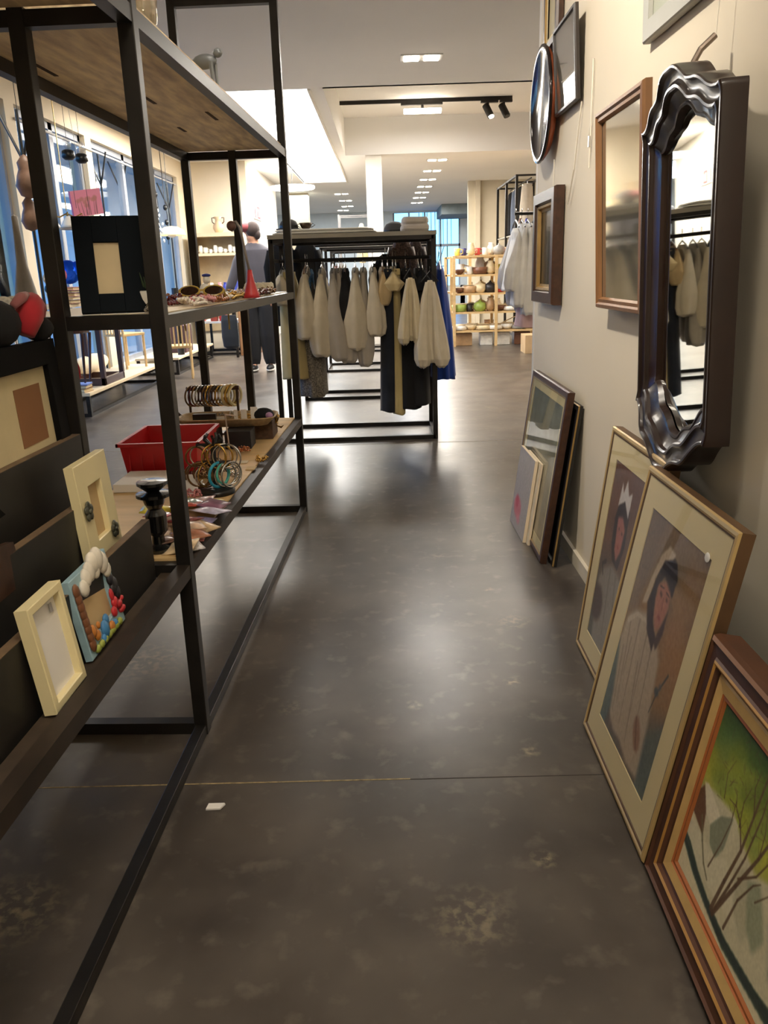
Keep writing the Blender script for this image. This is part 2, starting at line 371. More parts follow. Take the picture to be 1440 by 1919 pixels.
# ------------------------------------------------------------------ paint raster
class Paint:
    def __init__(s, w, h, c=(128, 128, 128)):
        s.w, s.h = w, h; s.a = np.zeros((h, w, 3))+np.array(c, float); s.X, s.Y = np.meshgrid((np.arange(w)+.5)/w, (np.arange(h)+.5)/h); s.rng = np.random.RandomState(7)
    def grad(s, stops):
        ys = [q[0] for q in stops]
        for k in range(3): s.a[:, :, k] = np.interp(s.Y, ys, [q[1][k] for q in stops])
    def blur(s, m, r):
        r = int(round(r))
        for ax in (0, 1):
            if r < 1: break
            k = np.ones(2*r+1)/(2*r+1)
            p = np.pad(m, [(r, r) if a == ax else (0, 0) for a in (0, 1)], mode='edge')
            m = np.apply_along_axis(lambda q: np.convolve(q, k, 'valid'), ax, p)
        return m
    def put(s, m, c, op=1):
        m = (m*op)[:, :, None]; s.a = s.a*(1-m)+np.array(c, float)*m
    def poly(s, pts, c, op=1, soft=1):
        m = np.zeros((s.h, s.w), bool); n = len(pts)
        for i in range(n):
            x0, y0 = pts[i]; x1, y1 = pts[(i+1) % n]
            if y0 == y1: continue
            cnd = (s.Y > min(y0, y1)) & (s.Y <= max(y0, y1)) & (s.X < x0+(s.Y-y0)*(x1-x0)/(y1-y0)); m ^= cnd
        s.put(s.blur(m.astype(float), soft), c, op)
    def ell(s, x, y, rx, ry, c, op=1, soft=1, ang=0):
        dx, dy = s.X-x, (s.Y-y); ca, sa = math.cos(ang), math.sin(ang)
        m = (((dx*ca+dy*sa)/rx)**2+((-dx*sa+dy*ca)/ry)**2 < 1).astype(float); s.put(s.blur(m, soft), c, op)
    def line(s, pts, w0, w1, c, op=1):
        asp = s.h/s.w; n = len(pts)-1
        for i in range(n):
            ax, ay = pts[i]; bx, by = pts[i+1]; ay *= asp; by *= asp
            d2 = (bx-ax)**2+(by-ay)**2+1e-9
            t = np.clip(((s.X-ax)*(bx-ax)+(s.Y*asp-ay)*(by-ay))/d2, 0, 1)
            d = np.hypot(s.X-ax-t*(bx-ax), s.Y*asp-ay-t*(by-ay)); wd = w0+(w1-w0)*(i+t)/n
            s.put(np.clip((wd-d)*s.w+.5, 0, 1), c, op)
    def noise(s, amp, r=2, tint=(1, 1, 1)):
        q = s.rng.randn(s.h, s.w); q = s.blur(q, r); q /= q.std()+1e-9; s.a += q[:, :, None]*amp*np.array(tint)
    def mesh(s, name, W, H, parent, matl, z=0.0):
        """grid in local frame: x right 0..W, z up 0..H, facing -y at y=z"""
        w, h = s.w, s.h; xs = np.linspace(0, W, w); zs = np.linspace(H, 0, h)
        gx, gz = np.meshgrid(xs, zs); co = np.zeros((h*w, 3)); co[:, 0] = gx.ravel(); co[:, 2] = gz.ravel(); co[:, 1] = z
        i = np.arange((h-1)*(w-1)); r = i//(w-1); c = i % (w-1); a = r*w+c
        fs = np.stack([a, a+w, a+w+1, a+1], 1)
        me = bpy.data.meshes.new(name); me.from_pydata(co.tolist(), [], fs.tolist()); me.materials.append(matl)
        at = me.color_attributes.new('Col', 'FLOAT_COLOR', 'POINT'); cc = np.clip(s.a/255, 0, 1).reshape(-1, 3)
        lin = np.where(cc <= .04045, cc/12.92, ((cc+.055)/1.055)**2.4); at.data.foreach_set('color', np.concatenate([lin, np.ones((h*w, 1))], 1).ravel())
        me.update(); o = bpy.data.objects.new(name, me); COL.objects.link(o); o.parent = parent; return o

# ------------------------------------------------------------------ picture frames
# local frame of a picture: x to the viewer's right, z up, front at -y, origin at the bottom left outer corner of the back
def frame_moulding(W, H, prof):
    """prof: list of (inset, depth) from outer back edge to inner front; a mitred moulding"""
    mb = MB(); n = len(prof); vs = []
    for (d, y) in prof: vs += [(d, -y, d), (W-d, -y, d), (W-d, -y, H-d), (d, -y, H-d)]
    fs = []
    for i in range(n-1):
        for k in range(4): a = i*4+k; b = i*4+(k+1) % 4; fs.append((a, b, b+4, a+4))
    mb.add(vs, fs); return mb
def place_frame(e, bl, br, tl):
    """orient empty from three world points: bottom-left, bottom-right, top-left seen from the front"""
    bl, br, tl = Vector(bl), Vector(br), Vector(tl)
    x = (br-bl).normalized(); z = (tl-bl); z = (z-x*z.dot(x)).normalized(); y = z.cross(x)
    m = Matrix((x, y, z)).transposed().to_4x4(); m.translation = bl; e.matrix_world = m
    return (br-bl).length, (tl-bl).dot(z)
def picture(name, label, cat, bl, br, tl, prof, fmat, mats=None, inner=None, art=None, back=.01, glassy=False, group=None, mats2=None):
    e = empty(name, (0, 0, 0), label, cat, group); W, H = place_frame(e, bl, br, tl)
    d = prof[-1][0]; yb = prof[-1][1]
    mb = frame_moulding(W, H, prof)
    if mats2:
        nseg = len(prof)-1
        for i in range(nseg):
            for k in range(4): mb.mi[i*4+k] = mats2[i]
    mb.build('frame', fmat, e)
    MB().box(.004, W-.004, -.006, -.001, .004, H-.004).build('backing', darkboard, e)
    return e, W, H
# right wall: viewed from the front, right = towards the camera (-Y)
def wallpic(name, label, cat, yfar, ynear, z0, z1, x0, prof, fmat, tilt=0, **k):
    return picture(name, label, cat, (x0, yfar, z0), (x0, ynear, z0), (x0-tilt, yfar, z1), prof, fmat, **k)
canvasM = attr_mat('painted_canvas', .55, .15); paperM = attr_mat('printed_paper', .5, .25)

# --- winter landscape, standing on the floor nearest
p = Paint(250, 210)
p.grad([(0, (58, 82, 34)), (.14, (92, 120, 42)), (.26, (140, 152, 50)), (.38, (188, 188, 64)), (.5, (170, 166, 84)), (1, (160, 150, 110))])
for i in range(34):
    r = p.rng; p.ell(r.rand(), r.rand()*.42, .04+.10*r.rand(), .03+.06*r.rand(), [(64, 92, 38), (178, 180, 64), (112, 134, 40), (84, 116, 78), (150, 150, 52)][r.randint(5)], .35, 6, -.7)
p.poly([(0, .50), (.1, .44), (.3, .40), (.42, .46), (.55, .5), (.7, .42), (1, .5), (1, 1), (0, 1)], (206, 198, 164), 1, 3)
p.poly([(0, .52), (.03, .47), (.10, .58), (.13, .70), (.06, .68), (0, .66)], (108, 74, 48), 1, 1)
p.poly([(.02, .46), (.06, .44), (.22, .50), (.16, .60), (.11, .58)], (226, 216, 186), 1, 1)
p.poly([(.16, .60), (.22, .49), (.31, .42), (.33, .55), (.27, .70), (.2, .68)], (138, 142, 116), .95, 1)
p.poly([(.31, .41), (.35, .42), (.36, .58), (.31, .64)], (210, 202, 168), 1, 1)
p.poly([(.0, .68), (.12, .70), (.27, .70), (.34, .62), (.5, .7), (.6, .8), (.3, .86), (0, .82)], (216, 208, 176), 1, 2)
p.line([(.08, .62), (.14, .72), (.2, .8), (.26, .84)], .008, .006, (120, 112, 80), .8)
p.poly([(.42, .6), (.5, .52), (.64, .72), (.6, .84), (.5, .78)], (186, 180, 148), .9, 3); p.poly([(.52, .56), (.6, .5), (.72, .68), (.68, .8), (.6, .74)], (142, 148, 118), .8, 3)
p.poly([(.7, .6), (.76, .44), (.84, .56), (.9, .74), (.8, .8)], (190, 184, 156), .9, 2); p.poly([(.76, .56), (.8, .52), (.84, .7), (.8, .78)], (110, 118, 96), .8, 2)
p.poly([(.84, .6), (1, .5), (1, .82), (.88, .8)], (188, 96, 50), .6, 6)
p.poly([(0, .80), (.05, .81), (.18, .87), (.31, .905), (.5, .925), (.75, .895), (1, .83), (1, .93), (.75, .955), (.5, .985), (.3, .955), (.14, .92), (0, .86)], (66, 80, 68), 1, 1)
p.line([(0, .84), (.2, .905), (.45, .955), (.7, .93), (1, .88)], .010, .02, (50, 62, 58), .8)
p.poly([(0, .87), (.14, .93), (.3, .965), (.5, .99), (.75, .965), (1, .94), (1, 1), (0, 1)], (224, 212, 174), 1, 1)
br = (96, 70, 48)
for pts, a, b in [([(.35, .92), (.38, .72), (.42, .5), (.43, .3), (.44, .0)], .012, .005), ([(.37, .92), (.42, .7), (.46, .5), (.48, .25), (.47, .05)], .009, .003), ([(.37, .93), (.46, .66), (.54, .42), (.60, .2), (.70, 0)], .012, .004),
                  ([(.42, .5), (.36, .40), (.30, .36), (.24, .37)], .006, .002), ([(.30, .36), (.28, .31), (.25, .30)], .003, .001), ([(.36, .42), (.34, .3), (.36, .2)], .004, .0015), ([(.43, .3), (.38, .18), (.39, .08)], .004, .0015),
                  ([(.46, .62), (.56, .5), (.62, .34), (.66, .3)], .006, .002), ([(.54, .42), (.53, .3), (.50, .2)], .004, .0015), ([(.47, .9), (.5, .7), (.56, .55), (.60, .5)], .008, .002), ([(.24, .78), (.28, .6), (.30, .46), (.29, .34)], .005, .002), ([(.2, .4), (.17, .28), (.2, .18)], .003, .001), ([(.6, .34), (.68, .2), (.78, .12)], .005, .002), ([(.6, .6), (.66, .5), (.72, .46)], .004, .001)]:
    p.line(pts, a, b, br, .9)
for i in range(80):
    r = p.rng; x, y = .12+.75*r.rand(), .04+.4*r.rand(); an = r.rand()*3.1; L_ = .02+.05*r.rand(); p.line([(x, y), (x+L_*math.cos(an), y-L_*abs(math.sin(an))*1.1)], .0022, .001, br, .6)
p.noise(3, 1)
e, W, H = picture('landscape_painting', 'winter landscape oil painting in a brown and gold moulded frame on the floor', 'painting',
    (.553, 1.372, 0), (.544, .7621, 0), (.649, 1.372, .525),
    [(0, 0), (0, .040), (.003, .052), (.010, .056), (.014, .051), (.034, .050), (.038, .054), (.042, .056), (.047, .053), (.050, .046), (.056, .044), (.060, .047), (.082, .044), (.084, .041), (.090, .042), (.096, .036)],
    [mat('frame_bronze_brown', (128, 86, 50), .4, .1, .15, 9), mat('frame_gold_edge', (190, 142, 74), .38, .3, .1, 9), mat('frame_linen', (206, 170, 106), .6, 0, .08, 30), mat('frame_dark_brown', (84, 52, 34), .45, .05, .25, 9), mat('frame_orange', (166, 98, 52), .45, .1, .1)],
    mats2=[3, 3, 0, 3, 3, 3, 1, 1, 3, 3, 2, 2, 4, 4, 4])
p.mesh('canvas', .42, H-.19, e, canvasM, -.038).location = (.095, 0, .095)

# --- portraits
def portrait(seed, second=False):
    p = Paint(150, 210); p.rng = np.random.RandomState(seed)
    if not second:
        p.grad([(0, (138, 112, 78)), (.45, (150, 114, 72)), (.75, (120, 108, 92)), (1, (92, 104, 104))])
        for i in range(30):
            r = p.rng; p.ell(r.rand(), r.rand(), .08+.12*r.rand(), .03+.06*r.rand(), [(160, 120, 76), (122, 100, 72), (170, 128, 80), (104, 100, 84)][r.randint(4)], .3, 8, -.6)
        p.poly([(0, .60), (.10, .68), (.16, .96), (.12, 1), (0, 1)], (84, 106, 108), .9, 4); p.poly([(.78, .78), (1, .66), (1, 1), (.7, 1)], (98, 112, 108), .8, 6)
        p.poly([(0, 0), (.3, 0), (.18, .4), (0, .5)], (112, 92, 70), .6, 8); p.poly([(.66, .3), (1, .34), (1, .62), (.74, .7)], (176, 128, 80), .6, 8)
        p.line([(.62, .22), (1, .36)], .04, .05, (168, 128, 80), .5)
        p.poly([(.02, .60), (.05, .49), (.16, .43), (.33, .395), (.5, .42), (.62, .46), (.69, .50), (.73, .62), (.78, .74), (.80, .86), (.82, .98), (.60, 1), (.44, .97), (.18, .97), (.13, .82)], (190, 172, 148), 1, 3)
        for (a, b) in (((.12, .5), (.24, .85)), ((.26, .45), (.36, .9)), ((.42, .46), (.5, .86)), ((.1, .62), (.2, .9)), ((.54, .5), (.62, .8)), ((.2, .55), (.22, .72)), ((.4, .6), (.52, .92))): p.line([a, b], .010, .004, (140, 122, 102), .6)
        p.line([(.08, .5), (.2, .44), (.4, .42)], .018, .01, (216, 202, 176), .7); p.line([(.3, .44), (.36, .7)], .02, .02, (206, 190, 164), .4)
        p.poly([(.36, .15), (.46, .10), (.58, .12), (.64, .17), (.63, .25), (.55, .24), (.46, .20), (.38, .27), (.33, .34)], (46, 34, 32), 1, 1)
        p.poly([(.22, .38), (.26, .26), (.33, .14), (.42, .085), (.54, .10), (.50, .125), (.40, .15), (.33, .24), (.30, .36)], (204, 184, 156), 1, 1)
        p.poly([(.30, .36), (.34, .24), (.38, .2), (.40, .3), (.46, .40), (.56, .44), (.55, .50), (.40, .45)], (60, 42, 38), 1, 1)
        p.poly([(.40, .25), (.50, .215), (.60, .24), (.62, .30), (.58, .39), (.52, .42), (.45, .38), (.41, .32)], (184, 122, 98), 1, 2)
        p.ell(.47, .275, .022, .008, (70, 44, 38), .85, 1, .2); p.ell(.57, .275, .018, .007, (70, 44, 38), .85, 1, .2); p.line([(.52, .28), (.535, .325)], .006, .008, (150, 92, 76), .7); p.ell(.525, .36, .028, .009, (150, 66, 62), .85, 1, .1)
        p.line([(.43, .25), (.49, .245)], .005, .004, (52, 36, 32), .8); p.line([(.54, .25), (.59, .255)], .005, .004, (52, 36, 32), .8)
        p.poly([(.60, .36), (.63, .30), (.64, .40), (.60, .48), (.54, .46)], (70, 48, 42), .9, 1)
        p.line([(.86, .5), (.78, .60), (.74, .70)], .009, .004, (62, 62, 60), .9); p.ell(.77, .60, .035, .018, (74, 84, 88), .9, 1); p.ell(.80, .57, .02, .014, (96, 100, 104), .8, 1)
        p.ell(.66, .83, .09, .045, (156, 116, 90), .95, 2, .6); p.line([(.6, .78), (.7, .88)], .01, .008, (120, 84, 66), .7)
        p.poly([(.14, .92), (.3, .96), (.44, .95), (.62, .98), (.82, .97), (.8, 1), (.12, 1)], (88, 76, 70), .7, 2)
    else:
        p.grad([(0, (104, 66, 52)), (.4, (112, 80, 62)), (.7, (92, 84, 78)), (1, (80, 84, 84))])
        for i in range(20):
            r = p.rng; p.ell(r.rand(), r.rand(), .08+.12*r.rand(), .03+.06*r.rand(), [(130, 90, 66), (92, 74, 62), (118, 60, 48)][r.randint(3)], .3, 8)
        p.poly([(.06, .66), (.16, .58), (.36, .52), (.6, .54), (.8, .66), (.9, 1), (.14, 1)], (150, 142, 132), .95, 4)
        p.line([(.34, .56), (.40, .9)], .02, .01, (112, 104, 98), .6); p.line([(.5, .56), (.62, .9)], .02, .01, (112, 104, 98), .6)
        p.poly([(.22, .28), (.28, .18), (.44, .15), (.56, .2), (.58, .38), (.50, .52), (.32, .5), (.24, .42)], (44, 34, 34), 1, 1)
        p.poly([(.30, .27), (.42, .25), (.52, .30), (.50, .42), (.42, .49), (.34, .44)], (176, 110, 98), 1, 2)
        p.poly([(.24, .22), (.27, .09), (.33, .14), (.38, .06), (.47, .13), (.55, .10), (.54, .24), (.4, .17)], (214, 208, 204), 1, 1)
        p.ell(.37, .32, .02, .008, (60, 40, 36), .8, 1); p.ell(.46, .33, .02, .008, (60, 40, 36), .8, 1); p.ell(.42, .41, .025, .009, (150, 60, 60), .8, 1)
        p.ell(.13, .79, .16, .10, (70, 48, 46), .9, 4); p.line([(.18, .54), (.1, .57), (.16, .62)], .02, .01, (52, 42, 42), .9)
    p.noise(3.5, 1); return p
PF = [(0, 0), (0, .026), (.003, .031), (.010, .032), (.015, .030), (.019, .029), (.021, .026)]
pfm = [mat('frame_pale_gold', (206, 176, 118), .32, .35, .06, 12), mat('frame_brown_side', (96, 70, 44), .5, .1, .2, 12)]
def portrait_pic(label, bl, br, tl, p, nm='portrait_picture'):
    e, W, H = picture(nm, label, 'picture', bl, br, tl, PF, pfm, mats2=[1, 0, 0, 0, 1, 1])
    m1 = .085; MB()
    mm = MB(); d = .020
    for (a, b, c, dd) in ((d, W-d, d, m1), (d, W-d, H-m1, H-d), (d, m1, m1, H-m1), (W-m1, W-d, m1, H-m1)): mm.box(a, b, -.027, -.024, c, dd)
    mm.build('mat_board', mat('mat_cream', (226, 210, 164), .8, 0, .02), e)
    p.mesh('print', W-2*m1+.004, H-2*m1+.004, e, paperM, -.0245).location = (m1-.002, 0, m1-.002)
    MB().box(.02, W-.02, -.0285, -.028, .02, H-.02).build('picture_glass', pglass, e)
    return e, W, H
e, W, H = portrait_pic('nearer gold framed portrait of a woman in white robe with cream mat', (.535, 1.918, 0), (.531, 1.384, 0), (.668, 1.918, .72), portrait(3))
MB().ball((W-.10, -.030, H-.085), (.012, .002, .010)).build('paper_tag', whitep, e)
portrait_pic('gold framed portrait with white head wrap, partly behind the nearer portrait', (.630, 2.419, 0), (.626, 1.90, 0), (.715, 2.419, .724), portrait(5, True))
# far leaning pictures and canvases
e, W, H = picture('print_picture', 'dark brown framed pale print leaning on the wall behind two small canvases', 'picture', (.644, 3.93, 0), (.646, 3.16, 0), (.738, 3.93, .717),
                  [(0, 0), (0, .02), (.004, .028), (.02, .030), (.026, .028), (.03, .026), (.034, .024)], [walnut, gold], mats2=[0, 0, 0, 0, 1, 1])
p = Paint(80, 110, (112, 112, 92)); p.grad([(0, (122, 128, 112)), (1, (156, 142, 108))]); p.ell(.7, .45, .3, .12, (168, 164, 134), .6, 8); p.ell(.3, .6, .2, .2, (96, 92, 80), .6, 8); p.noise(5, 3)
mm = MB(); a_ = .07
for q in ((.03, W-.03, .03, a_), (.03, W-.03, H-a_, H-.03), (.03, a_, a_, H-a_), (W-a_, W-.03, a_, H-a_)): mm.box(q[0], q[1], -.022, -.0195, q[2], q[3])
mm.build('mat_board', mat('mat_olive', (200, 188, 146), .8), e)
p.mesh('print', W-2*a_, H-2*a_, e, paperM, -.019).location = (a_, 0, a_)
MB().box(.03, W-.03, -.0245, -.024, .03, H-.03).build('picture_glass', pglass, e)
e, W, H = picture('empty_frame', 'thin black frame with gold line pressed between wall and the pale print', 'picture frame', (.680, 3.60, 0), (.680, 3.12, 0), (.764, 3.60, .67), [(0, 0), (0, .012), (.003, .018), (.02, .02), (.024, .01)], [mat('frame_black', (28, 26, 24), .4), gold], mats2=[0, 1, 0, 0])
def canvas(label, bl, br, tl, art, t=.018):
    e = empty('stretched_canvas', (0, 0, 0), label, 'canvas'); W, H = place_frame(e, bl, br, tl)
    MB().box(0, W, -t, 0, 0, H).build('stretcher', mat('canvas_edge', (224, 206, 178), .8, 0, .03), e)
    art.mesh('canvas_face', W, H, e, paperM, -t-.0004); return e
p = Paint(90, 110, (170, 164, 160)); p.ell(.36, .72, .24, .13, (206, 110, 120), .85, 3); p.ell(.3, .66, .1, .08, (190, 70, 90), .8, 2); p.ell(.5, .84, .12, .06, (214, 130, 140), .7, 2); p.line([(.3, .6), (.34, .46), (.3, .36)], .008, .004, (150, 140, 138), .8); p.noise(3, 1)
canvas('small grey canvas with pink flower, front one of the pair near the far wall end', (.601, 3.786, 0), (.606, 3.44, 0), (.650, 3.786, .376), p, .014)
p = Paint(30, 30, (206, 196, 172)); p.noise(3, 2)
canvas('plain cream canvas tucked behind the pink flower canvas', (.614, 3.70, 0), (.618, 3.40, 0), (.665, 3.70, .372), p, .010)

# --- hanging pictures and mirrors
def glass_pane(e, W, H, d, y, m): return MB().box(d, W-d, -y-.001, -y, d, H-d).build('glass_pane', m, e)
hazy = mat('foxed_mirror', (200, 195, 178), .06, .85, .08, 5)
e, W, H = wallpic('wall_mirror', 'old foxed mirror in a thin honey wood frame hung beside the ornate mirror', 'mirror', 2.83, 2.33, 1.06, 1.665, .745, [(0, 0), (0, .018), (.004, .026), (.014, .028), (.02, .022), (.03, .024), (.036, .012)], lightwood, tilt=.03)
glass_pane(e, W, H, .034, .010, hazy)
e, W, H = wallpic('framed_picture', 'dark frame with gold inner edge hung at the far end of the wall', 'picture frame', 4.09, 3.60, 1.035, 1.525, .765, [(0, 0), (0, .035), (.005, .045), (.05, .046), (.056, .03), (.06, .036), (.07, .034), (.075, .02), (.085, .018)], [walnut, gold], mats2=[0, 0, 0, 0, 1, 1, 1, 1])
glass_pane(e, W, H, .08, .012, mat('dim_print', (88, 82, 66), .3, 0, .2, 6)); MB().box(.08, W-.08, -.017, -.016, .08, H-.08).build('picture_glass', pglass, e)
e, W, H = wallpic('glazed_picture', 'thin black framed glazed picture high on the wall, reflecting a light', 'picture', 3.72, 3.33, 1.80, 2.12, .755, [(0, 0), (0, .012), (.003, .018), (.012, .018), (.014, .01)], mat('frame_thin_black', (46, 38, 34), .4), tilt=.02)
glass_pane(e, W, H, .012, .006, mat('pale_picture', (150, 140, 122), .5, 0, .15, 5)); MB().box(.012, W-.012, -.012, -.011, .012, H-.012).build('picture_glass', glass_mat('shiny_glass', (1, 1, 1), .25), e)
e, W, H = wallpic('framed_print', 'brown frame with cream and gold slip hung above the round plate', 'picture frame', 4.02, 3.74, 2.10, 2.6, .765, [(0, 0), (0, .02), (.004, .03), (.03, .03), (.036, .022), (.05, .02)], [walnut, gold, creamp], mats2=[0, 0, 0, 1, 2])
glass_pane(e, W, H, .045, .012, mat('ivory_print', (188, 176, 140), .6, 0, .15, 8))
e, W, H = wallpic('framed_print', 'pale grey wooden frame at the top edge, above the ornate mirror', 'picture frame', 2.54, 1.9, 1.79, 2.35, .765, [(0, 0), (0, .018), (.004, .022), (.05, .022), (.054, .01)], mat('pale_grey_wood', (176, 176, 168), .5, 0, .05), tilt=.02)
glass_pane(e, W, H, .05, .008, mat('grey_print', (168, 172, 156), .5, 0, .05))
# round wooden plate with dark rim
e = empty('round_plate', (.765, 3.93, 1.885), 'large round copper-red plate with glossy dark rim hung on the wall', 'plate', rot=(0, R_(-90), R_(0)))
Mz = None
prof_b = [(.0, .02), (.10, .022), (.17, .035), (.205, .055)]
MB().lathe([(.06, 0), (.13, .004), (.20, .015), (.228, .035), (.230, .046)], n=48).build('plate_body', mat('copper_red', (150, 76, 44), .3, .2, .1), e, smooth=True)
MB().lathe([(.230, .044), (.240, .048), (.238, .056), (.224, .058), (.212, .053), (.205, .047), (.0, .047)], n=48, cap=False).build('plate_rim', mat('dark_gloss_rim', (36, 28, 26), .12, .3, .1), e, smooth=True)

# ornate mirror
def ornate():
    e = empty('ornate_mirror', (.723, 1.965, 1.179), 'tall arched mirror in a glossy dark mahogany scalloped frame', 'mirror', rot=(0, R_(-2.3), R_(-4.3)))
    half = [(0, .450), (.035, .449), (.07, .440), (.10, .424), (.125, .409), (.16, .402), (.19, .398), (.22, .388), (.25, .372), (.28, .362), (.31, .358), (.327, .355)]
    lowh = [(.327, -.358), (.315, -.362), (.285, -.372), (.255, -.393), (.225, -.420), (.20, -.434), (.17, -.440), (.14, -.446), (.10, -.462), (.065, -.482), (.035, -.491), (0, -.493)]
    right = half+[(.327, .30), (.327, .05), (.327, -.1), (.327, -.28)]+lowh
    left = [(-y, z) for (y, z) in right[::-1][1:-1]]
    pts = [Vector((y*.97, z*.97)) for y, z in right+left]; n = len(pts)
    inn = [Vector((q.x*.46, q.y*.80)) for q in pts]
    def dense(P_, m_=5):
        out = []; N_ = len(P_)
        for i in range(N_):
            p0, p1, p2, p3 = P_[i-1], P_[i], P_[(i+1) % N_], P_[(i+2) % N_]
            for k_ in range(m_):
                t = k_/m_; out.append(.5*((2*p1)+(p2-p0)*t+(2*p0-5*p1+4*p2-p3)*t*t+(3*p1-p0-3*p2+p3)*t**3))
        return out
    pts = dense(pts); n = len(pts); inn = [Vector((q.x*.68, q.y*.80)) for q in pts]
    prof = [(0, 0), (0, .80), (.012, .95), (.04, 1.0), (.09, 1.0), (.12, .95), (.14, .84), (.22, .78), (.34, .76), (.42, .80), (.46, .86), (.52, .86), (.56, .80), (.58, .66), (.72, .52), (.84, .44), (.88, .47), (.94, .44), (1, .22)]
    mb = MB(); vs = []
    for t, x in prof:
        for i in range(n):
            q = pts[i]*(1-t)+inn[i]*t; sc = .050+.022*max(0, min(1, (abs(pts[i].y)-.33)/.1)); vs.append((-x*sc, q.x, q.y))
    fs = [(a*n+i, a*n+(i+1) % n, (a+1)*n+(i+1) % n, (a+1)*n+i) for a in range(len(prof)-1) for i in range(n)]
    mb.add(vs, fs); o = mb.build('frame', mahog, e, smooth=True); es = o.modifiers.new('es', 'EDGE_SPLIT'); es.split_angle = R_(28)
    gx = -.0135
    mb = MB(); mb.add([(gx, 0, 0)]+[(gx, q.x*1.04, q.y*1.02) for q in inn], [(0, 1+i, 1+(i+1) % n) for i in range(n)]); mb.build('mirror_glass', mirrorm, e)
    mb = MB(); mb.add([(-.004, 0, 0)]+[(-.004, q.x*.97, q.y*.98) for q in pts], [(0, 1+i, 1+(i+1) % n) for i in range(n)]); mb.build('backing', darkboard, e)
    MB().tube([(-.02, 0, .43), (.0, 0, .465), (.03, 0, .49)], .007, 8).build('hanging_bracket', mat('pewter', (130, 116, 104), .3, .8), e)
    return e
ornate()
# hanging wires
wirem = mat('white_cord', (226, 220, 206), .6)
tag(MB().tube([(.76, 3.33, 1.79), (.757, 3.36, 1.7), (.755, 3.40, 1.56), (.757, 3.50, 1.44)], .0032, 5).build('loose_string', wirem), 'loose white string curving down below the thin black glazed picture', 'cord')
cw = empty('hanging_wire', (.762, 3.18, 1.9), 'straight white hanging wire with small metal gripper on the wall', 'wire')
MB().tube([(0, 0, 0), (0, 0, -.36)], .003, 5).build('wire', wirem, cw); MB().tube([(0, 0, -.2), (0, .03, -.255)], .0025, 5).build('wire_end', wirem, cw)
MB().cbox((-.003, 0, -.27), (.008, .01, .035)).build('gripper', steelm, cw)
tag(MB().tube([(.735, 1.965, 1.67), (.764, 1.965, 2.99)], .0012, 5).build('suspension_wire', wirem), 'thin wire rising from the top of the ornate mirror', 'wire')
tag(MB().tube([(.762, 3.83, 1.65), (.762, 3.83, 1.53)], .0025, 5).build('loose_string', wirem), 'short white string hanging under the round plate', 'cord')
# ==== PART3

# ------------------------------------------------------------------ cloth and garments
def cloth(mb, rows, amp=.08, nf=5, seed=0, n=36, sub=24, close=True):
    """rows: (s-ordered) list of (cx, cy, z, rx, ry); smooth folded tube through them"""
    rng = random.Random(seed); ph = [rng.random()*6.28 for _ in range(4)]; vs = []; N = len(rows)
    for j in range(sub+1):
        t = j/sub*(N-1); i = min(int(t), N-2); f = t-i; f = f*f*(3-2*f) if N > 2 else f
        a, b = rows[i], rows[i+1]; c = [a[k]*(1-f)+b[k]*f for k in range(5)]; s = j/sub
        for k in range(n):
            th = 2*math.pi*k/n
            q = 1+amp*(.35+s)*(math.sin(nf*th+ph[0]+s*1.2)*.6+math.sin((nf+3)*th+ph[1]-s*2)*.3+math.sin(2*th+ph[2]+s*5)*.3)
            zz = c[2]+(.006*math.sin(3*th+ph[3]) if s > .9 else 0)
            vs.append((c[0]+c[3]*q*math.cos(th), c[1]+c[4]*q*math.sin(th), zz))
    fs = [(j*n+k, j*n+(k+1) % n, (j+1)*n+(k+1) % n, (j+1)*n+k) for j in range(sub) for k in range(n)]
    if close: fs += [tuple(range(n))[::-1], tuple(sub*n+k for k in range(n))]
    return mb.add(vs, fs)
def fabric(name, rgb, var=.06, bump=.15, scale=14, sheen=.2): return mat(name, rgb, .9, 0, var, scale, bump, 40, sheen=sheen)
creamF = fabric('cream_linen', (206, 195, 172)); greyF = fabric('grey_linen', (176, 168, 156)); whiteF = fabric('white_cotton', (236, 234, 230)); tanF = fabric('tan_linen', (196, 172, 130))
blackF = fabric('black_cotton', (16, 16, 19), sheen=0); denimF = fabric('dark_denim', (26, 32, 44), .2); blueF = fabric('royal_blue', (28, 66, 160)); khakiF = fabric('khaki_cotton', (190, 172, 120)); sandF = fabric('sand_cotton', (206, 192, 160))
hmetal = steelm; hblack = mat('black_plastic', (18, 18, 18), .35); hwood = mat('hanger_wood', (150, 110, 70), .4, 0, .1)
def hanger(x, y, z, label, m, group, span=.19, ang=0):
    h = empty('clothes_hanger', (x, y, z), label, 'hanger', group, rz=ang)
    MB().tube([(0, -.012, .002), (0, -.018, .018), (0, 0, .03), (0, .016, .02), (0, .014, 0), (0, 0, -.02), (0, 0, -.05)], .0022, 6).build('hook', hmetal, h)
    MB().tube([(0, -span, -.105), (0, -span*.6, -.075), (0, 0, -.05), (0, span*.6, -.075), (0, span, -.105)], .006, 8).build('shoulder_bar', m, h)
    return h
def sleeve_rows(cy, ztop, zbot, w, dx=0, puff=.75):
    L = ztop-zbot
    return [(0, cy, ztop, .010, .012), (dx*.1, cy-.01, ztop-.07*L, w*.26, .028), (dx*.3, cy-.02, ztop-.3*L, w*.52, .042), (dx*.65, cy-.02, ztop-.62*L, w*puff*.95, .048), (dx*.9, cy-.015, zbot+.14*L, w*.90, .046), (dx, cy-.015, zbot+.03*L, w*.70, .042), (dx, cy-.01, zbot, w*.5, .034)]
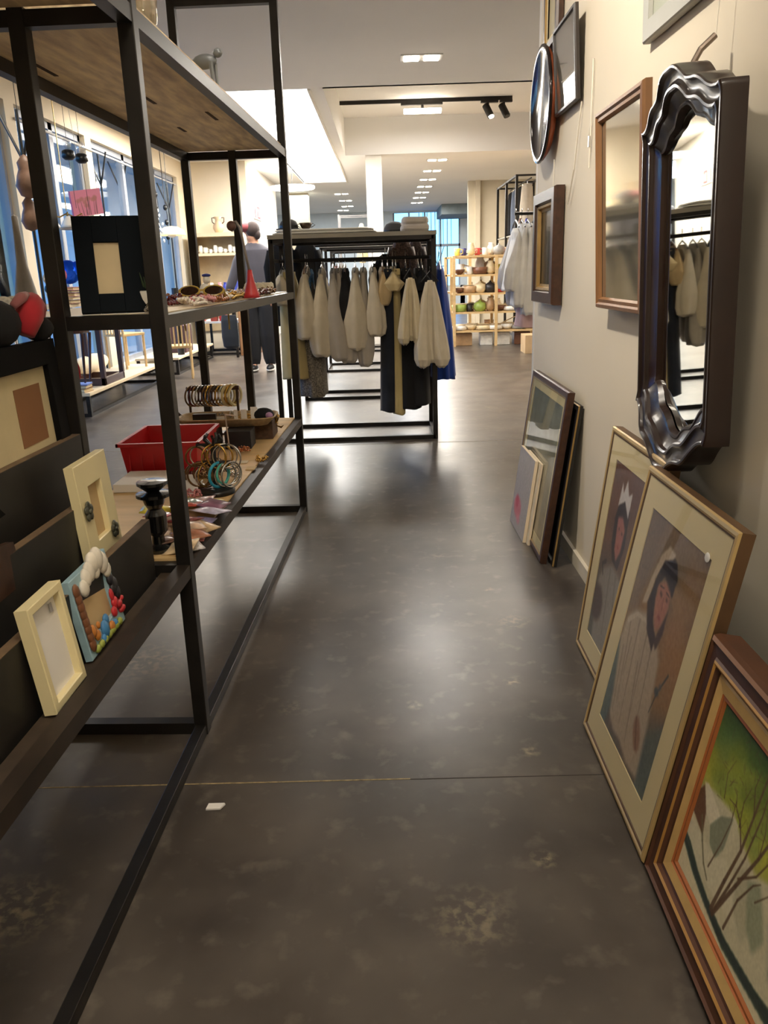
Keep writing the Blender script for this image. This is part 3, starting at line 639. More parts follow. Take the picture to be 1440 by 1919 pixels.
def garment(name, label, cat, u, vt, vb, wpx, m, y=6.13, hw=.19, kind='shirt', zr=1.30, group=None, sleeves=True, hm=None, bodyz=None, dx=0, puff=.95, seed=1, glabel=None, hang=True, bw=.65, x=None):
    yf = y-hw; a = aty(u, vt, yf); b = aty(u, vb, yf); sc = yf/F*.985; hwx = wpx*sc/2*1.16
    x = a.x if x is None else x; zt, zb = a.z-zr, b.z-zr
    e = empty(name, (x, y, zr), label, cat, group)
    if kind == 'shirt':
        z0 = min(-.07, zt+.06); zz = zb if bodyz is None else bodyz
        MBb = MB(); cloth(MBb, [(0, 0, z0, .02, .03), (0, 0, z0-.03, .03, hw*.55), (0, 0, z0-.08, .04*bw, hw), (dx*.5, 0, (z0+zz)/2, hwx*.8*bw, hw*.95), (dx, 0, zz, hwx*bw, hw*1.02)], .10, 6, seed)
        MBb.build('body', m, e, smooth=True)
        if sleeves:
            for s_ in (-1, 1):
                q = MB(); rr = sleeve_rows(0, z0-.035, zb, hwx*1.0, dx, puff); rr = [(r0, s_*(hw-.01+.0)+s_*(-r1), r2, r3, r4) for (r0, r1, r2, r3, r4) in rr]
                cloth(q, rr, .17, 5, seed+s_+5, n=32).build('sleeve', m, e, smooth=True)
    elif kind == 'trousers':
        for s_ in (-1, 1):
            q = MB(); cloth(q, [(0, s_*.085, -.09, .03, .08), (0, s_*.085, -.25, hwx*.7, .085), (dx*.5, s_*.09, (zb-.2)/2, hwx*.85, .085), (dx, s_*.09, zb, hwx, .095)], .08, 4, seed+s_)
            q.build('trouser_leg', m, e, smooth=True)
        MB().box(-.028, .028, -.165, .165, -.13, -.085).build('waistband', m, e, bevel=.004)
    elif kind == 'dress':
        q = MB(); cloth(q, [(0, 0, -.06, .012, .05), (0, 0, -.10, .03, hw*.8), (dx*.3, 0, -.3, hwx*.6, hw*.85), (dx*.7, 0, zb*.6, hwx*.85, hw), (dx, 0, zb, hwx, hw*1.1)], .12, 7, seed).build('body', m, e, smooth=True)
    if hang: hanger(x, y, zr+.005, glabel or ('hanger carrying the '+label.split(' hung')[0].split(' on ')[0]), hm or hmetal, None, span=hw*.9)
    return e

def clothes_rack(x0, x1, y0, y1, h, label, railz, top=True, deckm=None):
    e = empty('clothes_rack', (x0, y0, 0), label, 'clothes rack'); W, D = x1-x0, y1-y0; s = .017
    for x in (0, W):
        for y in (0, D): MB().box(x-s, x+s, y-s, y+s, 0, h-.03).build('post', black, e, bevel=.002)
    for y in (0, D):
        MB().box(0, W, y-s, y+s, .0, .03).build('floor_rail', black, e); MB().box(0, W, y-s, y+s, h-.055, h-.025).build('top_rail', black, e)
    for x in (0, W):
        MB().box(x-s, x+s, 0, D, 0, .03).build('floor_rail', black, e); MB().box(x-s, x+s, 0, D, h-.055, h-.025).build('top_rail', black, e)
        MB().box(x-s, x+s, 0, D, railz-.012, railz+.012).build('rail_support', black, e)
    MB().tube([(0, D/2, railz), (W, D/2, railz)], .013, 10).build('hanging_rail', black, e)
    if top: MB().box(-.02, W+.02, -.02, D+.02, h-.028, h).build('top_board', deckm or mat('grey_board', (150, 144, 132), .5, 0, .05), e)
    return e
clothes_rack(-.785, .345, 5.85, 6.42, 1.46, 'nearest black steel clothes rack with grey top, hung with cream and dark garments', 1.29)
clothes_rack(-.80, .46, 7.88, 8.34, 1.50, 'second black clothes rack standing behind the nearest one', 1.31)
clothes_rack(-.76, .50, 10.15, 10.95, 1.52, 'third black clothes rack from the camera', 1.34)
clothes_rack(-.8, .55, 12.7, 13.4, 1.54, 'rearmost black clothes rack in the centre row', 1.36)

G1 = None
G = garment
G('trousers', 'long tan trousers on the left end of the nearest rack', 'trousers', 530, 560, 712, 44, khakiF, kind='trousers', dx=.02, seed=3, x=-.70)
G('blouse', 'small cream ruffled blouse at the left end of the nearest rack', 'blouse', 520, 500, 572, 38, creamF, seed=4, x=-.745, hw=.20)
G('shirt', 'cream shirt just right of the tan trousers', 'shirt', 568, 498, 636, 42, creamF, seed=5, hm=hwood)
G('skirt', 'grey houndstooth skirt hanging below the cream shirts', 'skirt', 578, 600, 745, 44, mat('houndstooth', (128, 122, 112), .9, 0, .75, 90), kind='dress', seed=6, hw=.16, y=6.17)
G('blouse', 'blue patterned blouse peeping out below a cream shirt', 'blouse', 578, 520, 664, 24, mat('blue_pattern', (70, 110, 150), .9, 0, .8, 60), seed=7, hw=.14, y=6.18, hang=False, sleeves=False)
G('jacket', 'cream jacket with folded pointed sleeve', 'jacket', 600, 508, 668, 40, creamF, seed=8, dx=-.01, puff=1.15)
G('shirt', 'greyish cream shirt beside the folded sleeve jacket', 'shirt', 622, 505, 676, 40, greyF, seed=9, dx=.04)
G('shirt', 'long grey linen shirt reaching lowest left of the black jacket', 'shirt', 634, 512, 680, 34, greyF, seed=10, dx=.05, hw=.17)
G('jacket', 'black jacket between grey and cream shirts', 'jacket', 645, 500, 645, 40, blackF, seed=11, hw=.18, dx=0)
G('shirt', 'cream shirt with wide bulging sleeve at the centre of the rack', 'shirt', 664, 500, 656, 40, creamF, seed=12, puff=1.1, hw=.20)
G('shirt', 'thin beige shirt squeezed between two cream shirts', 'shirt', 680, 508, 686, 30, greyF, seed=13, hw=.17)
G('shirt', 'cream shirt with straight sleeve ending in square cuff', 'shirt', 698, 500, 630, 34, creamF, seed=14, dx=.02, hw=.21)
G('blouse', 'tan blouse with short puffed sleeves', 'blouse', 717, 505, 572, 26, tanF, seed=15, hw=.19, puff=1.2, hm=hwood)
G('blouse', 'pale yellow blouse with puffed cap sleeve', 'blouse', 737, 508, 545, 28, fabric('butter_cotton', (214, 194, 148)), seed=16, hw=.2, puff=1.3)
G('jeans', 'dark blue denim jeans hanging nearly to the floor', 'jeans', 728, 545, 773, 36, denimF, kind='trousers', seed=17)
G('trousers', 'pale khaki trousers between the denim and the black trousers', 'trousers', 744, 560, 778, 22, khakiF, kind='trousers', seed=18)
G('trousers', 'wide black trousers at the right of the nearest rack', 'trousers', 762, 520, 768, 40, blackF, kind='trousers', seed=19)
G('trousers', 'black velvet trousers beside the right post', 'trousers', 786, 520, 760, 34, fabric('black_velvet', (14, 14, 18)), kind='trousers', seed=20)
def front_blouse(label, u, vt, vb, wpx, m, y, seed, lean=0):
    a = aty(u, vt, y); b = aty(u, vb, y); zr = a.z+.06; hwx = wpx*y/F/2; e = empty('blouse', (a.x, y, zr), label, 'blouse'); zt, zb = a.z-zr, b.z-zr
    q = MB(); cloth(q, [(0, 0, zt, .015, .012), (0, 0, zt-.05, hwx*.35, .03), (0, 0, (zt+zb)*.45, hwx*.5, .04), (0, 0, zb+.06, hwx*.6, .05), (0, 0, zb+.03, hwx*.4, .03)], .10, 6, seed).build('body', m, e, smooth=True)
    for k in (-1, 1):
        q = MB(); zz = lambda f: zt*(1-f)+zb*f
        cloth(q, [(k*hwx*.15, -.005, zz(.02), .015, .02), (k*hwx*.32, -.02, zz(.2), hwx*.20, .03), (k*hwx*.46, -.03, zz(.5), hwx*.34, .045), (k*hwx*.55+lean*.5, -.035, zz(.78), hwx*.46, .06), (k*hwx*.57+lean, -.035, zz(.9), hwx*.46, .06), (k*hwx*.56+lean, -.03, zz(.975), hwx*.33, .045), (k*hwx*.55+lean, -.03, zz(1.0), hwx*.12, .02)], .15, 6, seed+k, sub=36).build('sleeve', m, e, smooth=True)
    MB().tube([(0, .002, .0), (0, -.004, .02), (0, .012, .03), (0, .02, .02)], .003, 6).tube([(-hwx*.5, 0, -.07), (0, 0, 0), (hwx*.5, 0, -.07)], .005, 6).build('hanger_straps', hblack, e)
front_blouse('beige blouse with dark straps and balloon sleeves hung on the front', 769, 520, 645, 46, sandF, 5.79, 21)
front_blouse('cream blouse with large balloon sleeves hung over the right post', 806, 525, 688, 62, creamF, 5.77, 22, .01)
G('jacket', 'small black jacket at the right end of the rail', 'jacket', 792, 500, 545, 34, blackF, seed=23, hw=.18)
G('dress', 'royal blue long dress hanging outside the right post', 'dress', 826, 492, 712, 40, blueF, kind='dress', seed=24, y=6.2, hw=.17, x=.405, dx=.03)
# garments hung flat from the rear top rail and on the second rack
def flat_garment(name, cat, label, u, vt, vb, wpx, m, y, seed):
    a = aty(u, vt, y); b = aty(u, vb, y); zr = a.z+.03; hwx = wpx*y/F/2; e = empty(name, (a.x, y, zr), label, cat); zb = b.z-zr
    q = MB(); cloth(q, [(0, 0, -.03, .02, .015), (0, 0, -.06, hwx*.7, .03), (0, 0, -.12, hwx, .035), (0, 0, zb*.5, hwx*.8, .04), (0, 0, zb, hwx*.85, .045)], .12, 9, seed).build('body', m, e, smooth=True)
    for k in (-1, 1): MB().tube([(k*hwx*.9, 0, -.10), (k*hwx*1.12, -.01, -.22), (k*hwx*1.05, -.02, -.42)], [.03, .04, .03], 12).build('sleeve', m, e, smooth=True)
    MB().tube([(0, .0, -.04), (0, 0, .0), (0, .012, .012), (0, .022, 0)], .003, 6).build('hanger_hook', hmetal, e)
charF = fabric('charcoal_wool', (40, 42, 46)); seq = mat('sequin_brown', (86, 66, 56), .45, .2, .9, 90); seq2 = mat('sequin_dark', (60, 46, 44), .45, .2, .9, 110)
for (nm, cat, lab, u, vt, vb, w_, m, y) in (('coat', 'coat', 'black coat hung flat behind the left end of the nearest rack', 528, 452, 610, 46, blackF, 6.52), ('cardigan', 'cardigan', 'charcoal cardigan hung flat right of the flat black coat', 572, 452, 560, 44, charF, 6.53),
        ('coat', 'coat', 'brown sequined coat hung flat behind the right half of the rack', 752, 446, 640, 36, seq, 6.52), ('dress', 'dress', 'dark glittering dress hung flat beside the brown sequined coat', 778, 446, 660, 26, seq2, 6.58), ('jumper', 'jumper', 'black jumper hung low behind the tan blouse', 722, 476, 600, 40, blackF, 6.5)):
    flat_garment(nm, cat, lab, u, vt, vb, w_, m, y, int(u))
for (u, w_, m, lab) in ((600, 20, blueF, 'bright blue top on the third rack'), (628, 18, fabric('rose_cotton', (180, 110, 100)), 'rose pink top on the third rack'), (640, 18, whiteF, 'white top on the third rack'), (795, 18, fabric('pink_cotton', (220, 130, 140)), 'pink top at the right end of the third rack')):
    G('blouse', lab, 'top', u, 455, 560, w_, m, y=10.55, hw=.16, zr=1.35, seed=int(u))

# things lying on the nearest clothes rack
def folded(name, label, cat, u0, u1, y0, y1, z0, h, m, seed=1, n=3):
    x0 = aty(u0, 425, 5.9).x; x1 = aty(u1, 425, 5.9).x
    e = empty(name, ((x0+x1)/2, (y0+y1)/2, z0), label, cat); rng = random.Random(seed)
    for i in range(n):
        zz = h*i/n; W = (x1-x0)*(1-.06*i)/2; D = (y1-y0)/2*(1-.05*i)
        mb = MB(); k = 24; vs = []
        for (f_, z) in ((.94, zz), (1, zz+h/n*.3), (1, zz+h/n*.7), (.93, zz+h/n*.98)):
            for j in range(k):
                a = 2*math.pi*j/k; c, s_ = math.cos(a), math.sin(a); c = math.copysign(abs(c)**.35, c); s_ = math.copysign(abs(s_)**.35, s_)
                vs.append((W*f_*c*(1+.02*rng.random()), D*f_*s_, z+.004*rng.random()))
        mb.add(vs, [(r_*k+j, r_*k+(j+1) % k, (r_+1)*k+(j+1) % k, (r_+1)*k+j) for r_ in range(3) for j in range(k)]+[tuple(range(k))[::-1], tuple(3*k+j for j in range(k))])
        mb.build('cloth_layer', m, e, smooth=False)
    return e
folded('folded_linen', 'flat folded grey white linen along the top of the nearest rack', 'linen', 507, 705, 5.88, 6.3, 1.461, .035, fabric('pale_linen', (200, 196, 188)), 2, 2)
folded('folded_cushion', 'folded pale cushion cover on the right of the rack top', 'cushion', 752, 806, 5.90, 6.3, 1.461, .095, fabric('pale_quilt', (196, 188, 180)), 3, 2)
folded('folded_towel', 'white folded towel heap left on the rack top behind the linen', 'towel', 510, 590, 6.31, 6.43, 1.461, .055, whiteF, 4, 2)
def hat(label, x, y, z, r, m):
    e = empty('hat', (x, y, z), label, 'hat'); MB().lathe([(r*1.35, 0), (r*1.4, .006), (r, .012), (r*.98, r*.5), (r*.8, r*.85), (r*.4, r*1.05), (.001, r*1.1)], n=24).build('crown', m, e, smooth=True)
    MB().lathe([(r*1.02, .012), (r*1.02, .03), (r*.99, .03)], n=24, cap=False).build('hat_band', hblack, e); return e
hp = aty(533, 412, 6.1); hat('dark hat on the left end of the nearest rack top', hp.x, 6.36, 1.517, .07, fabric('dark_felt', (40, 38, 40)))
hp = aty(745, 412, 6.3); hat('grey black hat behind the folded cushion on the rack top', hp.x-.02, 6.36, 1.461, .085, fabric('grey_felt', (70, 68, 70)))
e = empty('bowl', (-.58, 6.36, 1.517), 'small dark handled bowl beside the dark hat on the rack top', 'bowl')
MB().lathe([(.02, 0), (.035, .01), (.05, .045), (.048, .045), (.03, .014)], n=16).build('bowl_body', mat('dark_brass', (70, 56, 40), .4, .6), e, smooth=True)
for s_ in (-1, 1): MB().tube([(s_*.048, 0, .04), (s_*.07, 0, .03), (s_*.04, 0, .012)], .003, 6).build('handle', MATS['dark_brass'], e)

# ------------------------------------------------------------------ ceiling fittings
lampE = mat('lamp_glow', (255, 255, 255), .5, emis=((255, 244, 222), 14), var=0)
def twin(x, y, label, z=3.0, s=.13, group=None):
    e = empty('ceiling_spotlight', (x, y, z), label, 'ceiling light', group)
    MB().box(-.185, .185, -.11, .11, -.008, 0).build('housing', mat('lamp_housing', (210, 206, 200), .5), e)
    for k in (-1, 1): MB().box(k*.09-s/2, k*.09+s/2, -.085, .085, -.014, -.007).build('lamp_panel', lampE, e)
twin(.378, 7.93, 'nearest twin square ceiling light above the aisle')
names_ = ['first', 'second', 'third', 'fourth', 'fifth', 'sixth', 'seventh', 'eighth']
for i, y in enumerate((14.85, 16.4, 17.9, 19.35, 20.75, 22.2, 23.8)): twin(.955, y, '%s twin ceiling light of the right far row, counted from the aisle' % names_[i], group='twin ceiling lights of the right far row')
for i, (x, y) in enumerate(((-.98, 20.5), (-.97, 22.4), (-1.0, 24.3), (-1.2, 25.8))): twin(x, y, '%s twin ceiling light of the left far row, counted from the skylight' % names_[i], group='twin ceiling lights of the left far row')
for i, (x, y) in enumerate(((-.1, .9), (.2, -1.0), (-1.9, 5.4))): twin(x, y, ('assumed twin ceiling light out of view above the mirrors', 'assumed twin ceiling light behind the camera', 'assumed unseen twin ceiling light above the window side aisle')[i])  # assumed fixtures out of view, matching the added foreground lamps
e = empty('track_light', (0, 12.7, 3.5), 'long black lighting track with two spot heads under the ceiling bay', 'track light')
MB().box(-.65, 1.9, -.018, .018, 0, .05).build('track', black, e)
MB().box(.30, .90, -.03, .03, -.03, 0).build('ballast', black, e); MB().box(1.45, 1.70, -.03, .03, -.03, 0).build('adapter', black, e); MB().box(1.72, 1.9, -.03, .03, -.03, 0).build('adapter', black, e)
for x, on in ((1.55, 1), (1.78, 0)):
    h = MB().tube([(x, 0, -.02), (x, 0, -.08)], .02, 8).tube([(x-.03, .02, -.06), (x+.04, -.06, -.22)], .05, 14).build('spot_head', black, e, smooth=False)
    MB().tube([(x+.04, -.06, -.221), (x+.041, -.062, -.226)], .044, 14).build('lens', lampE if on else hblack, h)
e = empty('linear_light', (.61, 12.7, 3.40), 'bright linear tube light hanging just below the black track', 'ceiling light')
MB().box(-.27, .27, -.05, .05, -.04, .02).build('diffuser', lampE, e, bevel=.01); MB().tube([(0, 0, .02), (0, 0, .1)], .02, 8).build('stem', black, e)
lamp('AREA', 'linear_light_source', (.61, 12.7, 3.33), 30, NEUT, .5, .1)
e = empty('disc_light', (-1.58, 15.1, 2.62), 'large round glowing disc lamp hanging beyond the skylight', 'ceiling light')
MB().lathe([(.38, 0), (.4, .02), (.39, .05), (.2, .07)], n=36).build('disc', mat('disc_glow', (255, 255, 255), .5, emis=((255, 244, 224), 2.2), var=0), e, smooth=True); MB().tube([(0, 0, .07), (0, 0, .42)], .006, 6).build('cord', hblack, e)

# ------------------------------------------------------------------ items on the rack: upper steel shelf (z 1.118)
Z1, Z0 = 1.119, .501
e = empty('navy_frame', (0, 0, 0), 'wide navy blue frame with narrow cream panel on the upper shelf', 'picture frame')
bl = Vector((-.742, 2.015, Z1)); W, H = place_frame(e, bl, bl+Vector((.150, .045, 0)), bl+Vector((-.006, .05, .225)))
navy = mat('navy_paint', (7, 14, 20), .7, 0, .1, spec=.12)
mb = MB().box(0, .044, -.021, 0, 0, H).box(W-.054, W, -.021, 0, 0, H).box(.044, W-.054, -.021, 0, 0, .045).box(.044, W-.054, -.021, 0, H-.062, H); mb.build('frame', navy, e, bevel=.001)
MB().box(.040, W-.050, -.013, -.004, .04, H-.055).build('panel', mat('cream_panel', (206, 186, 146), .7, 0, .12, 7), e)
def beads(name, label, cat, pts, r, m, step=None, group=None, z=None):
    """a strand of beads along a polyline, one mesh with a thread"""
    o = MB(); P_ = [Vector(p) for p in pts]; L = []
    for a, b in zip(P_, P_[1:]):
        n = max(1, int((b-a).length/(step or 1.8*r)))
        for i in range(n): L.append(a.lerp(b, i/n))
    for q in L: o.ball(q, r*random.uniform(.85, 1.1), 6, 4)
    o = tag(o.build(name, m, smooth=True), label, cat, group); return o
random.seed(4)
darkred = mat('dark_red_beads', (96, 24, 26), .2, .1, .3, 30, coat=.5); amber = mat('amber_beads', (150, 84, 40), .2, 0, .3, 30, coat=.5); pearl = mat('pearl', (226, 214, 198), .2, .1, .05, coat=.5); bronze = mat('bronze_chain', (120, 90, 56), .3, .8, .2, 30); silver = mat('silver', (190, 188, 184), .22, 1, .1, 20); pinkb = mat('pink_beads', (200, 130, 130), .3, 0, .2, 30); goldm = mat('gold_metal', (196, 156, 80), .25, .9, .1, 20)
def heap(cx, cy, z, rx_, ry_, seed, turns=3):
    r = random.Random(seed); pts = []
    for i in range(turns*10): a = i*.63+r.random()*.3; k = .45+.55*r.random(); pts.append((cx+rx_*k*math.cos(a), cy+ry_*k*math.sin(a), z+.005+.030*r.random()*(1-k*.5)))
    return pts
for (u, v, rx_, ry_, m, r, lab) in ((312, 572, .05, .09, darkred, .006, 'dark red bead necklace at the near end of the upper shelf'), (350, 568, .05, .10, darkred, .007, 'thick dark red bead necklace heap behind the white vase'), (375, 572, .04, .09, pearl, .005, 'pearl necklace beside the red beads'),
      (395, 566, .05, .10, amber, .006, 'amber bead necklace in the middle of the upper shelf'), (400, 570, .03, .07, pinkb, .005, 'pink bead necklace at the shelf edge'), (440, 556, .05, .12, bronze, .006, 'bronze chain necklace heap on the upper shelf'),
      (425, 560, .03, .09, silver, .006, 'silver necklace next to the bronze chains'), (462, 556, .045, .12, amber, .006, 'amber and bronze necklace near the red horn stand'), (486, 553, .04, .12, darkred, .005, 'dark red chain at the foot of the red horn stand'), (505, 551, .035, .10, bronze, .006, 'bronze bangles heap near the far end of the upper shelf'), (335, 584, .02, .05, silver, .004, 'thin silver chain at the near shelf edge'), (330, 566, .05, .09, amber, .007, 'brown bead heap at the back of the near end of the upper shelf'), (365, 563, .04, .09, bronze, .006, 'bronze chain heap behind the dark red beads'), (415, 563, .04, .08, pearl, .006, 'pearl heap behind the pink beads'), (450, 561, .03, .09, goldm, .005, 'thin gold chain heap along the shelf edge'), (474, 557, .03, .09, bronze, .005, 'bronze chain near the red horn stand base'), (495, 548, .05, .10, amber, .006, 'brown bead heap behind the far bangles')):
    rx_ *= 1.15; ry_ *= 1.3; r *= 1.1; q = atz(u, v, Z1); q.x = min(q.x, -.555+.0355*(q.y-1.94)-rx_*.6)
    beads('bead_necklace', lab, 'necklace', heap(q.x, q.y, Z1, rx_, ry_, int(u)), r, m)
def glasses(label, x, y, z, rz, lensm, fm, s=1):
    e = empty('sunglasses', (x, y, z), label, 'sunglasses', rz=rz)
    for k in (-1, 1):
        MB().tube([(k*.034*s+.028*s*math.cos(a), 0, .026*s+.022*s*math.sin(a)) for a in [i*math.pi/8 for i in range(16)]], .003*s, 6, closed=True).build('rim', fm, e)
        MB().lathe([(.027*s, 0), (.015*s, .003), (.0, .004)], M=Matrix.Rotation(R_(90), 4, 'X'), c=(k*.034*s, 0, .026*s), n=16).build('lens', lensm, e)
        MB().tube([(k*.063*s, 0, .032*s), (k*.066*s, .07*s, .03*s), (k*.064*s, .13*s, .008*s)], .0025*s, 6).build('temple_arm', fm, e)
    MB().tube([(-.008*s, 0, .03*s), (.008*s, 0, .03*s)], .003*s, 6).build('bridge', fm, e); return e
q = atz(385, 560, Z1); glasses('large yellow rimmed sunglasses with dark lenses among the beads', -.60, 2.70, Z1+.018, .1, mat('dark_lens', (40, 22, 18), .1), mat('yellow_rim', (180, 150, 60), .3), 1.15).rotation_euler = (R_(-52), 0, .1)
e = empty('vase', (-.592, 2.06, Z1), 'small white square vase with green plant sprig beside the navy frame', 'vase')
MB().lathe([(.013, 0), (.017, .01), (.020, .05), (.018, .052), (.015, .045)], n=16).build('vase_body', mat('white_ceramic', (236, 232, 222), .2, 0, .02, coat=.4), e, smooth=True)
q = MB()
for i in range(14): a = i*2.4; q.tube([(0, 0, .045), (.008*math.cos(a), .008*math.sin(a), .06), (.018*math.cos(a), .018*math.sin(a), .065+.03*(i % 4)/3)], [.001, .003, .0008], 5)
q.build('leaves', mat('leaf_green', (60, 80, 50), .6, 0, .3), e)
cer = MATS['white_ceramic']; blueg = mat('cobalt', (40, 50, 130), .3)
# red horn stand with curved stem
hp = atz(480, 552, Z1); hx, hy = -.50, 3.10
e = empty('hook_stand', (hx, hy, Z1), 'tall grey curved hook stand with red cone base on the upper shelf', 'stand')
MB().lathe([(.034, 0), (.028, .015), (.014, .06), (.008, .10)], n=16).build('cone_base', mat('red_cone', (190, 50, 56), .4), e, smooth=True)
MB().tube([(0, 0, .09), (-.012, 0, .16), (-.018, 0, .21), (-.026, 0, .25), (-.038, 0, .27), (-.05, 0, .265)], .005, 8).build('curved_stem', mat('grey_stem', (130, 122, 116), .4, .4), e, smooth=True)
MB().ball((-.055, 0, .255), .018).build('stem_knob', mat('brown_knob', (90, 60, 50), .5), e, smooth=True)
# cream ruffled scrunchies at the far end
for k, (u, v, lab) in enumerate(((520, 545, 'cream ruffled scrunchie at the far end of the upper shelf'), (535, 540, 'beige ruffled scrunchie against the far post'))):
    q = MB(); c = atz(u, v, Z1); c.x = min(c.x, -.52); c.y = 3.72+.14*k
    pts = []
    for i in range(60): a = 2*math.pi*i/60; r = .035+.008*math.sin(9*a+k); pts.append((r*math.cos(a), r*math.sin(a), .018+.01*math.sin(7*a)))
    q.tube(pts, .016, 8, closed=True); o = q.build('scrunchie', (creamF, sandF)[k], smooth=True, loc=(c.x, c.y, Z1+.006)); tag(o, lab, 'hair tie')
e = empty('figurine', (-.62, 2.86, Z1), 'small white and blue bird figurine behind the yellow sunglasses', 'figurine')
MB().ball((0, 0, .03), (.02, .02, .03)).ball((.008, 0, .07), .013).build('figurine_body', cer, e, smooth=True)
MB().ball((.008, 0, .085), (.016, .012, .006)).build('figurine_hat', blueg, e, smooth=True)

# ------------------------------------------------------------------ items on the lower shelf (z .5)
def crate(label, x0, x1, y0, y1, z, h, m):
    e = empty('crate', ((x0+x1)/2, (y0+y1)/2, z), label, 'crate'); a, b = (x1-x0)/2, (y1-y0)/2; t = .004; q = MB(); k = .9
    def ringv(s, zz, off=0): return [(-a*s+off, -b*s+off, zz), (a*s-off, -b*s+off, zz), (a*s-off, b*s-off, zz), (-a*s+off, b*s-off, zz)]
    vs = ringv(k, 0)+ringv(1, h)+ringv(1, h, t)+ringv(k, t, t); fs = [(3, 2, 1, 0), (12, 13, 14, 15)]
    for r_ in range(3): fs += [(r_*4+i, r_*4+(i+1) % 4, r_*4+4+(i+1) % 4, r_*4+4+i) for i in range(4)]
    q.add(vs, fs); q.build('crate_body', m, e)
    mb = MB(); s = .006
    pts = [(-a-s, -b-s), (a+s, -b-s), (a+s, b+s), (-a-s, b+s)]
    for i in range(4):
        p0, p1 = pts[i], pts[(i+1) % 4]; mb.box(min(p0[0], p1[0])-.004, max(p0[0], p1[0])+.004, min(p0[1], p1[1])-.004, max(p0[1], p1[1])+.004, h-.012, h)
    mb.build('crate_rim', m, e)
    mb = MB()
    for i in range(6): mb.box(-a*.8+i*a*.3, -a*.8+i*a*.3+.004, -b*(k+.05)-.003, -b*(k+.05), .01, h*.7)
    mb.build('crate_rib', m, e); return e
crate('red plastic crate at the back of the lower shelf', -.985, -.70, 2.86, 3.22, Z0, .125, red)
def slab(name, label, cat, u, v, sx, sy, h, m, rz=0, z=Z0, dx=0, dy=0, group=None, p=None):
    q = p or atz(u, v, z); o = MB().box(-sx/2, sx/2, -sy/2, sy/2, 0, h).build(name, m, loc=(q[0]+dx, q[1]+dy, z), rz=rz, bevel=min(h, .01)*.2)
    return tag(o, label, cat, group)
slab('card_box', 'long white flat box lying under the red rope necklace', 'box', 275, 925, .20, .20, .028, whitep, dy=.12, dx=-.02)
beads('rope_necklace', 'dark red rope necklace lying on the white flat box', 'necklace', [(atz(258+30*math.cos(a)+28, 930+10*math.sin(a), Z0+.03)+Vector((0, .1, .006))) for a in [i*.5 for i in range(12)]], .008, darkred, step=.007)
# black turned candle holder
cp = Vector((-.625, 2.03, Z0)); e = empty('candle_holder', cp, 'tall black turned candle holder behind the near post', 'candle holder')
MB().lathe([(.04, 0), (.04, .01), (.018, .02), (.016, .04), (.028, .055), (.028, .10), (.018, .115), (.026, .13), (.03, .145), (.045, .15), (.045, .158), (.016, .162), (.04, .182), (.04, .190), (.012, .192)], n=24).build('turned_body', mat('black_gloss', (14, 14, 14), .2, 0, .1, coat=.5), e, smooth=False)
# house shaped white card
q = atz(355, 930, Z0); o = MB().prism([(-.035, 0), (.035, 0), (.035, .045), (.018, .075), (-.018, .075), (-.035, .05)], 'y', -.002, .002).build('price_card', whitep, loc=(q.x-.005, q.y, Z0+.002), rz=.2); o.rotation_euler = (R_(-35), 0, .2); tag(o, 'white clipped-corner card leaning among the packets', 'card')
# packets
cols = [(200, 170, 170), (150, 60, 50), (196, 190, 220), (200, 80, 60), (150, 140, 180), (190, 160, 120), (120, 40, 36), (206, 176, 150), (220, 210, 210), (226, 190, 150), (170, 110, 80), (180, 70, 76), (210, 190, 170), (100, 70, 60), (220, 200, 60), (130, 90, 110), (196, 120, 110), (150, 170, 160)]
pk = [(372, 940), (392, 952), (415, 966), (350, 962), (380, 978), (400, 990), (345, 985), (362, 1000), (352, 1018), (340, 1030), (372, 1012), (302, 980), (300, 1000), (310, 1018), (296, 965), (436, 958), (395, 1003), (360, 945)]
pn = ['pinkish', 'dark red', 'pale lilac', 'orange red', 'lilac', 'tan', 'maroon', 'peach', 'white', 'apricot', 'brown', 'crimson', 'beige', 'dark brown', 'yellow', 'mauve', 'salmon', 'grey green']
for i, (u, v) in enumerate(pk):
    r = random.Random(i); q = atz(u, v, Z0+.004); q.x = min(q.x, -.56+.0355*(q.y-1.94)); m = mat('wrapper_%d' % i, cols[i], .3, 0, .5, 30, .4, 30, coat=.3)
    mb = MB(); w_, d_ = .028+.01*r.random(), .04+.012*r.random()
    vs = []
    for jj in range(7):
        for kk in range(7):
            x, y = (kk/6-.5)*2*w_, (jj/6-.5)*2*d_; b_ = .009*max(0, 1-(x/w_)**2)*max(0, 1-(y/d_)**2)+.002*r.random(); vs.append((x, y, b_+.002))
    n0 = len(vs); vs += [(a, b, 0) for a, b, c in vs]
    fs = [(jj*7+kk, jj*7+kk+1, (jj+1)*7+kk+1, (jj+1)*7+kk) for jj in range(6) for kk in range(6)]; fs += [tuple(x+n0 for x in f[::-1]) for f in fs]
    bd = [k for k in range(7)]+[7*k+6 for k in range(1, 7)]+[42+k for k in range(5, -1, -1)]+[7*k for k in range(5, 0, -1)]
    fs += [(bd[k], bd[(k+1) % len(bd)], bd[(k+1) % len(bd)]+n0, bd[k]+n0) for k in range(len(bd))]
    mb.add(vs, fs); o = mb.build('jewellery_packet', m, smooth=True, loc=(q.x, q.y, Z0+.003+.008*(i % 4)), rz=r.random()*3); o.rotation_euler = (r.uniform(-.2, .2), r.uniform(-.2, .2), r.random()*3)
    tag(o, '%s jewellery packet in the heap at the near end of the lower shelf' % pn[i], 'packet', 'jewellery packets on the lower shelf')
